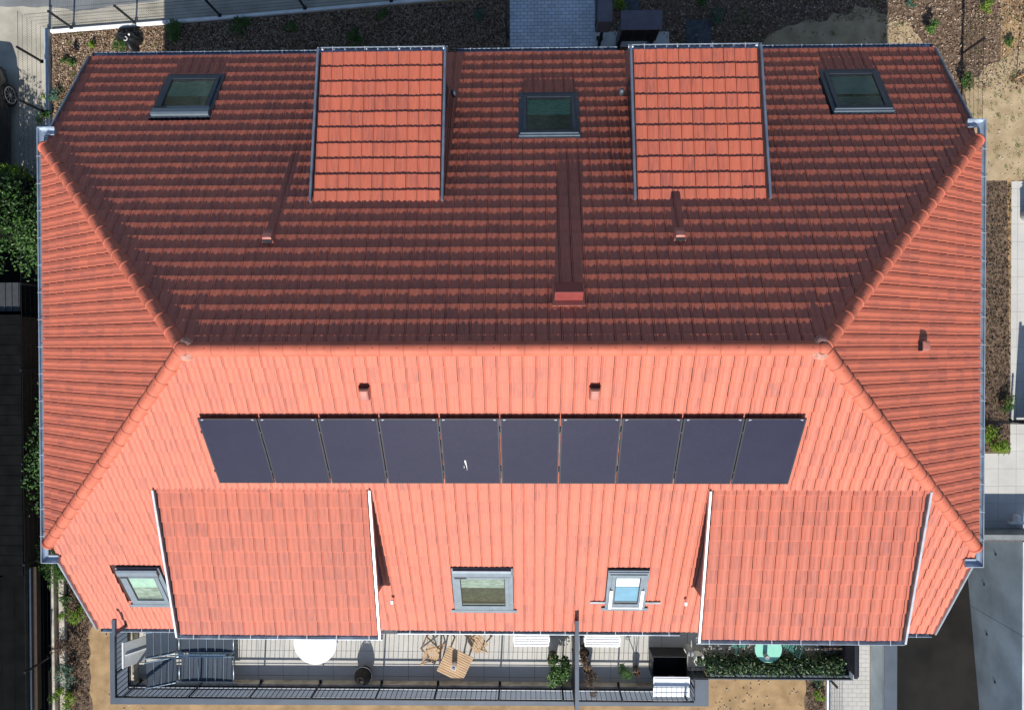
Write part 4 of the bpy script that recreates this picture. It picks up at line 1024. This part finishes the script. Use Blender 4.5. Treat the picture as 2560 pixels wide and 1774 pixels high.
# ------------------------------------------------------------------ fences and low walls
def mesh_fence(name, pts, z0, h, posts, label, cat="fence", group=None, wallh=0, postw=.05, fold=True):
    t = thing(name, (*pts[0], z0), label, cat, group)
    b = MB(); tb = MB()
    for a_, e in zip(pts[:-1], pts[1:]):
        a_, e = Vector((*a_, 0)), Vector((*e, 0)); L_ = (e - a_).length; n = int(L_ / .055)
        for k in range(n + 1):
            p = a_.lerp(e, k / n); b.tube([(p.x, p.y, z0 + .02), (p.x, p.y, z0 + h)], .0032, 3, cap=False)
        for k in range(6): z = z0 + .04 + (h - .05) * k / 5; b.tube([(a_.x, a_.y, z), (e.x, e.y, z)], .0042 if k < 5 else .006, 4, cap=False)
    b.build("mesh_panel", ANTH, t); po = None
    for x, y in posts:
        if po is None:
            q = MB(); q.obox((0, 0, h / 2), (postw, postw, h + .06)); q.obox((0, 0, h + .035), (postw * 1.15, postw * 1.15, .02)); q.obox((0, 0, .01), (postw * 2, postw * 2, .02)); po = q.build("post", ANTH, t, local=True); po.location = Vector((x, y, z0)) - Vector(t.location)
        else: clone(po, t, Vector((x, y, z0)) - Vector(t.location))
    return t
def low_wall(name, pts, w_, z0, z1, m, label):
    b = MB()
    for i, (a_, e) in enumerate(zip(pts[:-1], pts[1:])):
        b.bar((*a_, (z0 + z1) / 2), (*e, (z0 + z1) / 2), w_, z1 - z0)
    return tag(b.build(name, m, bevel=.008), label, "wall")
NWp = [(-13.5, 9.27), (-10.94, 9.42), (-8.43, 9.59), (-5.94, 9.76), (-3.4, 9.95), (-.1, 10.2)]
low_wall("boundary_wall", [(-13.44, 9.27), (-8.43, 9.60), (-.1, 10.22)], .085, GZ - .1, -3.30, WHITEWALL, "low white boundary wall along the street behind the house")
low_wall("boundary_wall", [(-13.53, 9.33), (-13.5, 4.0), (-13.49, 1.2)], .11, GZ - .1, -3.25, mat("greyblue_wall", (.36, .42, .46), .7), "low blue grey boundary wall on the west side beside the parked car")
low_wall("boundary_wall", [(-13.43, -4.6), (-13.40, -14)], .10, GZ - .1, -3.12, BEIGEWALL, "low weathered beige wall along the west mulch strip")
low_wall("kerb_wall", [(-13.25, -5.0), (-13.20, -14)], .16, GZ - .1, -3.26, BEIGEWALL, "pale concrete kerb running beside the low beige wall")
mesh_fence("mesh_fence", [(-13.5, 9.30), (-.1, 10.25)], -3.30, 1.0, [(-12.8, 9.36), (-10.94, 9.49), (-8.43, 9.66), (-5.94, 9.84), (-3.43, 10.02)], "dark wire mesh fence on the white wall along the street", group="wire mesh fences")
mesh_fence("mesh_fence", [(-13.56, 9.3), (-13.53, 0), (-13.5, -14)], -3.1, 1.0, [(-13.55, 8.3), (-13.545, 6.87), (-13.54, 4.3), (-13.53, 1.8), (-13.53, -.6), (-13.52, -3.2), (-13.5, -6.0), (-13.5, -9.0)], "long dark wire mesh fence down the west boundary", group="wire mesh fences")
mesh_fence("mesh_fence", [(12.86, 6.0), (12.92, 12)], GZ, 1.05, [(12.88, 8.35), (12.9, 10.8)], "dark wire mesh fence across the mulch at the north east", group="wire mesh fences")
mesh_fence("mesh_fence", [(13.3, -2.1), (14.36, -2.12)], GZ, 1.0, [(13.35, -2.1), (14.32, -2.12)], "short wire mesh fence across the dark bark strip", group="wire mesh fences")
mesh_fence("mesh_fence", [(9.14, -9.0), (9.14, -14)], -3.25, .9, [(8.98, -9.34), (9.14, -11.8)], "wire mesh fence beside the pale block path", group="wire mesh fences")
low_wall("kerb_wall", [(9.14, -8.9), (9.14, -14)], .10, GZ - .1, -3.25, WHITEWALL, "narrow white kerb under the mesh fence by the block path")
mesh_fence("mesh_fence", [(-.10, 8.4), (-.10, 12)], GZ, 1.0, [(-.10, 9.0)], "wire mesh fence along the left edge of the grey block path", group="wire mesh fences")
t = thing("fence_panel", (15.6, -2.1, GZ), "tall dark slatted fence panel at the edge of the white slabs", "fence")
for k in range(12):
    b = MB(); b.box(14.42, 17.2, -2.12, -2.08, GZ + .08 + k * .17, GZ + .22 + k * .17); b.build("slat", ANTH, t)
for x in (14.45, 17.15):
    b = MB(); b.box(x - .04, x + .04, -2.16, -2.121, GZ, GZ + 2.2); b.build("post", ANTH, t)
# ramp walls
t = thing("ramp_wall", (10.55, -9, GZ), "grey concrete wall with a smooth top along the near side of the ramp", "wall")
b = MB(); b.box(10.38, 10.71, -24, -5.45, -6.5, -2.55); b.build("wall_body", CONC, t, bevel=.01)
b = MB(); b.box(10.37, 10.72, -24, -5.45, -2.549, -2.53); b.build("coping", COPING, t)
t = thing("ramp_wall", (14.9, -9, GZ), "tall smooth concrete retaining wall on the far side of the ramp", "wall")
for (a_, e) in ((-8.305, -5.60), (-14, -8.315), (-24, -14.01)):
    b = MB(); b.box(PIT[1] - .02, 15.0, a_, e, -6.6, GZ + .03); b.build("wall_segment", CONC, t, bevel=.004)
b = MB(); M = Matrix.Rotation(R(-90), 3, 'Y')
for y, z in ((-7.4, -5.15), (-8.9, -5.0), (-6.3, -4.6), (-10.2, -4.6)): b.lathe((PIT[1] - .021, y, z), [(.05, 0), (.05, .004), (.03, .005), (0, .006)], 16, ax=M)
b.build("tie_hole", mat("tie_hole", (.09, .1, .1), .9), t)
t = thing("ramp_portal", (12.6, -5.4, GZ), "dark grey concrete lintel at the closed end of the ramp", "wall")
b = MB(); b.box(9.95, 14.7, -5.35, -5.2, -6.6, -2.62); b.build("upstand", mat("shaded_concrete", (.2, .215, .215), .9, var=.15, scale=4), t, bevel=.006)  # upstand tone darkened, shade put into the concrete colour
b = MB(); b.box(10.72, 14.7, -5.615, -5.351, -6.6, GZ + .022); b.build("beam", mat("dark_concrete", (.10, .10, .10), .95, var=.2, scale=20), t, bevel=.006)
b = MB(); b.box(14.25, 14.7, -5.05, -5.0, -3.38, -3.2); b.box(14.4, 14.5, -5.0, -4.8, -3.38, -3.15)
tag(b.build("white_post_base", WHITE), "white bracket standing on the slabs beside the ramp lintel", "bracket")

# ------------------------------------------------------------------ north side: letter boxes
t = thing("letterbox_bank", (3.55, 8.76, GZ), "wide taupe bank of letter boxes on short legs", "letter boxes")
b = MB(); b.prism([(3.03, 8.55), (4.08, 8.55), (4.08, 8.97), (3.03, 8.97)], -2.75, -1.95); body = b.build("cabinet", BOXBROWN, t, bevel=.01)
b = MB(); b.add([(3.0, 8.52, -1.96), (4.11, 8.52, -1.96), (4.11, 9.0, -1.88), (3.0, 9.0, -1.88), (3.0, 8.52, -1.92), (4.11, 8.52, -1.92), (4.11, 9.0, -1.84), (3.0, 9.0, -1.84)], [(0, 3, 2, 1), (4, 5, 6, 7), (0, 1, 5, 4), (2, 3, 7, 6), (1, 2, 6, 5), (0, 4, 7, 3)]); b.build("roof_plate", BOXBROWN, t)
for r_ in range(2):
    for c_ in range(3):
        b = MB(); x = 3.06 + c_ * .335; b.box(x, x + .32, 8.538, 8.549, -2.72 + r_ * .38, -2.37 + r_ * .38); d = b.build("letter_door", ANTH, t)
        b = MB(); b.box(x + .05, x + .16, 8.532, 8.537, -2.46 + r_ * .38, -2.44 + r_ * .38); b.build("name_plate", TAN, d)
for x in (3.1, 4.0):
    b = MB(); b.box(x - .05, x + .05, 8.6, 8.9, GZ, -2.75); b.build("leg", ANTH, t)
t = thing("parcel_box", (2.55, 8.95, GZ), "narrow taupe parcel box on a post at the end of the block path", "parcel box")
b = MB(); b.box(2.37, 2.73, 8.63, 9.6, -2.35, -1.65); b.build("cabinet", BOXBROWN, t, bevel=.01)
b = MB(); b.box(2.35, 2.75, 8.6, 9.62, -1.65, -1.61); b.build("roof_plate", BOXBROWN, t, bevel=.008)
for y in (8.72, 9.45):
    b = MB(); b.box(2.52, 2.60, y - .04, y + .04, GZ, -2.35); b.build("post", ANTH, t)
b = MB(); b.box(2.34, 2.365, 8.75, 9.5, -2.3, -1.75); b.build("door", ANTH, t)
b = MB(); b.box(2.48, 2.68, 8.85, 8.98, GZ + .016, GZ + .03); b.box(2.91, 3.03, 8.86, 9.02, GZ + .016, GZ + .03)
for (x, y, l) in ((2.58, 8.90, "dark base plate in the pale pad left of the letter boxes"),):
    b = MB(); b.box(x - .09, x + .09, y - .06, y + .06, GZ + .016, GZ + .05); b.lathe((x, y, GZ + .05), [(.03, 0), (.03, .05), (0, .06)], 10); tag(b.build("base_plate", ANTH), l, "base plate")
# black bag on the mulch
t = thing("garden_bag", (-11.0, 8.90, GZ), "black plastic garden bag with a pale handle lying on the wood chips", "bag")
b = MB(); vs = []; fs = []; N = 26; rings = 9
for i in range(rings):
    f = i / (rings - 1); z = .42 * math.sin(f * math.pi / 2)
    for k in range(N):
        a_ = 2 * math.pi * k / N; rad = (.17 + .10 * max(0, math.cos(a_ - .3)) ** 3 + .36 * max(0, math.cos(a_ - 2.75)) ** 12 + .22 * max(0, math.cos(a_ + 1.4)) ** 8 + .12 * max(0, math.cos(a_ - 1.7)) ** 6) * math.cos(f * math.pi / 2) ** .7 + .0
        rad *= 1 + .10 * math.sin(5 * a_ + 3 * f) * (1 - f)
        vs.append((-11.0 + rad * math.cos(a_), 8.90 + rad * math.sin(a_), GZ + .01 + z))
fs = [(i * N + k, i * N + (k + 1) % N, (i + 1) * N + (k + 1) % N, (i + 1) * N + k) for i in range(rings - 1) for k in range(N)]
b.add(vs, fs); b.build("body", BLACK, t, smooth=True)
b = MB(); b.tube([(-11.02 + .055 * math.cos(a_), 8.87 + .055 * math.sin(a_), GZ + .45) for a_ in [-2.4 + i * .4 for i in range(11)]], .011, 6); b.build("handle", POTW, t)
b = MB(); b.lathe((-10.93, 9.0, GZ + .41), [(.03, 0), (.03, .015), (0, .02)], 12); b.build("cap", POTW, t)
b = MB(); b.tube([(-11.30, 9.04, GZ + .12), (-11.42, 9.11, GZ + .1), (-11.5, 9.13, GZ + .06)], .02, 6); b.build("neck", POTG, t)

# ------------------------------------------------------------------ west neighbour
t = thing("neighbour_shed", (-14.9, -2.6, GZ), "long low neighbouring shed with a black boarded roof beyond the west fence", "shed")
b = MB(); b.box(-19, -13.75, -6.3, .9, GZ, -2.3); b.build("wall", TAN, t)
b = MB()
for k in range(26): y = .95 - k * .28; b.obox((-16.15, y - .14, -2.2 + .0), (5.1, .272, .05), Matrix.Rotation(.03, 3, 'X'))
b.build("roof", SLATE, t)
t = thing("neighbour_house", (-15.5, -9.2, GZ), "neighbouring building with a black tiled roof and a blue grey gutter at the south west", "building")
b = MB(); b.box(-20, -14.05, -13, -6.75, GZ, -2.66); b.build("wall", TAN, t)
b = MB()
for k in range(16):
    x0 = -13.78 - k * .3; z = -2.62 + k * .12
    b.add([(x0, -6.2 - .0 - k * .12, z), (x0 - .31, -6.32 - k * .12, z + .124), (x0 - .31, -14, z + .124), (x0, -14, z), (x0, -6.2 - k * .12, z - .03), (x0, -14, z - .03)], [(0, 1, 2, 3), (4, 0, 3, 5)])
    b.f[-2:] = [tuple(f) for f in b.f[-2:]]
b.build("roof", SLATE, t)
b = MB(); b.bar((-13.76, -6.25, -2.69), (-13.76, -10.4, -2.69), .13, .05); b.bar((-13.705, -6.25, -2.66), (-13.705, -10.4, -2.66), .02, .08); b.build("gutter", mat("blue_gutter", (.055, .08, .115), .5, .3), t)
b = MB(); b.box(-13.70, -13.60, -10.4, -6.25, -2.9, -2.72); b.build("fascia", TAN, t)
t = thing("lean_to", (-14.3, 1.6, GZ), "small grey metal lean to roof beside the west hedge", "shed")
b = MB(); b.box(-15.6, -13.75, 1.05, 1.85, -2.42, -2.36)
for k in range(10): x = -15.5 + k * .19; b.box(x, x + .02, 1.05, 1.85, -2.36, -2.335)
b.build("roof_sheet", mat("dark_metal_sheet", (.05, .055, .06), .6, .2), t)
b = MB(); b.box(-15.5, -13.85, 1.1, 1.8, GZ, -2.42); b.build("wall", SLATE, t)
b = MB(); rr = random.Random(5)
for _ in range(210):
    x, y = rr.uniform(-13.42, -12.75), rr.uniform(-3.4, 1.4); s_ = rr.uniform(.05, .11); b.lathe((x, y, GZ + .03 + rr.uniform(0, .12)), [(0, -s_ * .7), (s_ * .8, -s_ * .35), (s_, .0), (s_ * .75, s_ * .45), (0, s_ * .6)], 8, 1, rr.uniform(.65, 1), Euler((rr.uniform(-.3, .3), rr.uniform(-.3, .3), rr.uniform(0, 6))).to_matrix())
tag(b.build("rubble_stones", STONE, smooth=True, loc=(-13.1, -1, GZ)), "grey rubble stones along the foot of the west fence", "stones", None, "stuff")

# trees and shrubs on the boundary
def tree(c, h, rx, ry, n, label, seed, m=LEAFT, L_=.12):
    t = thing("tree", c, label, "tree")
    b = MB(); b.tube([c, (c[0] + .05, c[1], c[2] + h * .35), (c[0], c[1] + .08, c[2] + h * .7)], .09, 8, .04); b.build("trunk", WOODD, t)
    b = MB(); rr = random.Random(seed)
    for _ in range(9):
        a_ = rr.uniform(0, 6.28); b.tube([(c[0], c[1], c[2] + h * rr.uniform(.3, .6)), (c[0] + rx * .5 * math.cos(a_), c[1] + ry * .5 * math.sin(a_), c[2] + h * .75), (c[0] + rx * .85 * math.cos(a_), c[1] + ry * .85 * math.sin(a_), c[2] + h * .85)], .03, 6, .008)
    b.build("limb", WOODD, t)
    b = MB(); leafcloud(b, (c[0], c[1], c[2] + h * .62), rx, ry, h * .42, n, L_, L_ * .55, 22, seed); b.build("crown", m, t)
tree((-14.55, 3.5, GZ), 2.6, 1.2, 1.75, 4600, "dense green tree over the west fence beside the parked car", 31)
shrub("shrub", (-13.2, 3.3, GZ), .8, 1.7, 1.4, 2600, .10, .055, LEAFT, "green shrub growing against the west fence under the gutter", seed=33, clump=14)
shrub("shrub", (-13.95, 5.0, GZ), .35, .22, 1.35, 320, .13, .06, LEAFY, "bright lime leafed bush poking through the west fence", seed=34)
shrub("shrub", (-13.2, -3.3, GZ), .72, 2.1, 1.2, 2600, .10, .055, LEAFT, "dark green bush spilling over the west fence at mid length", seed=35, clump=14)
shrub("shrub", (-12.75, -1.5, GZ), .35, .8, .6, 420, .10, .05, LEAF, "low green plants among the rubble stones", seed=36, clump=7)
shrub("shrub", (-13.1, -5.9, GZ), .6, 1.2, .8, 900, .13, .02, LEAF, "spiky dark green grass clump by the south west hip corner", seed=37, clump=7)
for (px, py, rx, h, n, m, lab, sd) in (
    (440, 78, .34, .38, 520, LEAF, "light green weed clump on sunlit mulch just left of the house shadow", 41), (232, 112, .13, .25, 120, LEAFY, "small lime green seedling on the mulch left of the black bag", 42),
    (306, 118, .25, .28, 200, LEAF, "yellow green weed on the mulch between the black bag and the gutter", 43), (172, 160, .20, .25, 170, LEAF, "small green weed in the middle of the north west mulch bed", 44),
    (185, 132, .13, .3, 120, LEAFR, "dark withered plant in the north west mulch bed", 45), (150, 245, .32, .3, 260, LEAFB, "grey green plant beside the north west roof verge", 46),
    (113, 245, .10, .22, 60, LEAFY, "yellow leafed seedling at the foot of the west wall", 47), (112, 296, .28, .3, 240, LEAF, "fresh green plants just above the north west gutter corner", 48),
    (600, 60, .32, .3, 260, LEAF, "dim green weed in the shaded mulch below the fence", 49), (725, 70, .2, .25, 120, LEAF, "small dim weed in the middle of the shaded mulch", 50),
    (1205, 45, .25, .4, 240, LEAFB, "blue green young conifer in the shaded mulch left of the block path", 51), (880, 95, .32, .2, 260, LEAF, "low green patch close behind the left north dormer", 52),
    (960, 40, .2, .25, 100, LEAF, "thin weed in the shaded mulch near the end of the white wall", 53),
    (1550, 12, .22, .35, 170, LEAFY, "lime leafed bush between the parcel box and the letter boxes", 54), (1795, 42, .25, .3, 200, LEAFB, "tufted plant in shaded mulch right of the dark mats", 55),
    (1745, 5, .2, .25, 110, LEAF, "green seedling at the top edge right of the letter boxes", 56),
    (2322, 70, .23, .45, 300, LEAF, "glossy green agave like plant on the sunny mulch", 57), (2280, 5, .16, .25, 110, LEAFB, "blue green weed at the top edge above the sandy patch", 58),
    (2405, 205, .28, .45, 240, LEAF, "pale green sapling beside the north east verge", 59), (2470, 18, .22, .2, 140, LEAFY, "yellow green weeds at the top right of the mulch", 60),
    (2525, 105, .16, .2, 90, LEAF, "small weed left of the young tree", 61),
    (2502, 1005, .30, .5, 260, LEAF, "dark green bush in the bark strip north of the short mesh fence", 62), (2484, 1102, .42, .5, 620, LEAFY, "bright green bush in the bark strip at the corner of the white slabs", 63),
    (190, 1530, .36, .4, 320, LEAFY, "lime green plant in the west strip level with the bottom of the roof", 64), (150, 1545, .18, .3, 110, LEAFY, "yellow green plant against the low beige wall", 65),
    (165, 1675, .4, .45, 520, LEAFB, "blue green bush reaching over the low beige wall", 66), (165, 1750, .42, .4, 420, LEAFY, "yellow green bush at the bottom left by the low wall", 67),
    (165, 1605, .40, .5, 330, LEAFR, "dark brown withered bush in the west strip", 68), (2045, 1735, .18, .3, 180, LEAFY, "bright green weed in the mulch strip right of the bare earth", 69), (2040, 1700, .2, .35, 150, LEAFD, "dark plant in the mulch strip under the ivy hedge", 70),
    (150, 1440, .3, .35, 240, LEAF, "green plant at the foot of the south west gutter corner", 71), (165, 1500, .2, .3, 130, LEAF, "small green plant on leaf litter beside the pale kerb", 72)):
    p = at(px, py, GZ + .1); shrub("plant", (p.x, p.y, GZ), rx, rx, h, n, .085 if m != LEAFB else .07, .03, m, lab, "plant", None, 5, sd)
bt = MB()
for k, x in enumerate((-20, -12.5, -5, 2, 9, 16.5, 24)): leafcloud(bt, (x, 27 + (k % 2) * 3, GZ + 5.5), 4.4, 3.0, 5.2, 4200, .32, .22, 26, 300 + k)
tag(bt.build("tree_belt", LEAF, loc=(0, 28, GZ)), "green belt of trees beyond the street to the north", "trees", None, "stuff")
# stepping mats
for (px, py, w_, d_, lab) in ((1577, 12, .46, .7, "dark stepping slab between the letter boxes and the parcel box"), (1745, 80, .72, .66, "dark blue grey stepping slab in the shaded mulch right of the letter boxes")):
    p = at(px, py, GZ); b = MB(); b.box(p.x - w_ / 2, p.x + w_ / 2, p.y - d_ / 2, p.y + d_ / 2, GZ, GZ + .05); tag(b.build("stepping_slab", mat("slab_dark", (.06, .065, .075), .8, var=.35, scale=9), bevel=.008), lab, "slab")
# young tree with stake
p = at(2540, 195, GZ); t = thing("young_tree", (p.x, p.y, GZ), "thin bare young tree in a brown mulch ring at the right edge", "tree")
b = MB(); b.tube([(p.x, p.y, GZ), (p.x + .02, p.y + .02, GZ + .9), (p.x + .1, p.y + .02, GZ + 1.9)], .016, 6, .006); b.build("trunk", WOODD, t)
b = MB(); leafcloud(b, (p.x + .06, p.y, GZ + 1.4), .14, .14, .5, 70, .06, .03, 6, 77); b.build("crown", LEAFR, t)
b = MB(); b.tube([(p.x - .02, p.y - .03, GZ), (p.x + .45, p.y + .12, GZ + .35)], .014, 6); b.build("stake", WOOD, t)
b = MB(); rr = random.Random(9)
for _ in range(90):
    a_ = rr.uniform(0, 6.28); q = .2 * math.sqrt(rr.random()); b.leaf((p.x + q * math.cos(a_), p.y + q * math.sin(a_), GZ + .03), (rr.uniform(-.4, .4), rr.uniform(-.4, .4), 1), (math.cos(a_ * 3), math.sin(a_ * 3), .1), .07, .03, rr.random() * .5)
b.build("mulch_ring", CHIP, t)
# grey planter on the slabs
p = at(2556, 535, GZ + .3); p.x += .28; t = thing("grey_planter", (p.x, p.y, GZ), "tall grey round planter standing on the white slabs at the right edge", "planter")
pot((p.x, p.y, GZ + .014), .16, .2, .55, POTG, t); b = MB(); leafcloud(b, (p.x, p.y, GZ + .62), .2, .2, .14, 220, .07, .035, 6, 80); b.build("foliage", LEAF, t)

# ------------------------------------------------------------------ parked car
t = thing("parked_car", (-15.35, 6.2, GZ), "dark grey parked car with silver spoked wheels beside the west fence", "car")
def section(y, w_, zs, zr, wr):   # half-width at sill / shoulder, roof height and half width
    return [(-w_ * .94, .22), (-w_, .45), (-w_ * .985, zs * .9), (-w_ * .93, zs), (-wr, zr), (-wr * .5, zr + .03), (0, zr + .04), (wr * .5, zr + .03), (wr, zr), (w_ * .93, zs), (w_ * .985, zs * .9), (w_, .45), (w_ * .94, .22)]
secs = [(8.22, .55, .55, .58, .45), (8.1, .74, .66, .70, .62), (7.7, .84, .74, .80, .74), (7.0, .88, .86, .92, .78), (6.55, .88, .90, 1.0, .74), (6.0, .88, .92, 1.36, .60), (5.4, .88, .93, 1.44, .58), (4.7, .88, .93, 1.42, .57), (4.25, .87, .92, 1.28, .56), (3.95, .84, .90, .98, .62), (3.82, .74, .8, .86, .6)]
b = MB(); vs = []; K = 13
for y, w_, zs, zr, wr in secs: vs += [(-15.37 + x, y, GZ + z) for x, z in section(y, w_, zs, zr, wr)]
fs = [(i * K + q, i * K + q + 1, (i + 1) * K + q + 1, (i + 1) * K + q) for i in range(len(secs) - 1) for q in range(K - 1)] + [tuple(range(K))[::-1], tuple(range((len(secs) - 1) * K, len(secs) * K))]
b.add(vs, [f[::-1] for f in fs]); b.build("body", CARP, t, smooth=True)
b = MB(); b.box(-14.93 + .07, -14.82 + .02, 4.4, 6.3, GZ + .96, GZ + 1.28); b.build("side_window", GASKET, t)
b = MB(); b.obox((-14.42, 6.55, GZ + .98), (.16, .10, .10)); b.build("wing_mirror", CARP, t, bevel=.02)
b = MB(); b.obox((-14.85, 8.02, GZ + .62), (.3, .14, .12)); b.build("headlight", WHITE, t, bevel=.02)
for sx in (-1, 1):
    for y in (7.33, 4.98):
        xc = -15.37 + sx * .80; M = Matrix.Rotation(R(90) * sx, 3, 'Y')
        b = MB(); b.lathe((xc, y, GZ + .325), [(.2, -.08), (.30, -.09), (.325, -.05), (.325, .06), (.30, .095), (.235, .10), (.23, .06), (0, .06)], 32, ax=M); wh = b.build("wheel", TYRE, t, smooth=False)
        b = MB(); b.lathe((xc, y, GZ + .325), [(.24, .085), (.24, .105), (.215, .105), (.21, .07), (.21, .069)], 32, ax=M, cap=False); b.lathe((xc, y, GZ + .325), [(.05, .07), (.05, .11), (0, .115)], 14, ax=M)
        for k in range(10):
            a_ = 2 * math.pi * k / 10; b.bar(Vector((xc, y, GZ + .325)) + M @ Vector((.04 * math.cos(a_), .04 * math.sin(a_), .098)), Vector((xc, y, GZ + .325)) + M @ Vector((.22 * math.cos(a_ + .12), .22 * math.sin(a_ + .12), .095)), .015, .012, (sx, 0, 0))
        b.build("rim", RIM, wh)
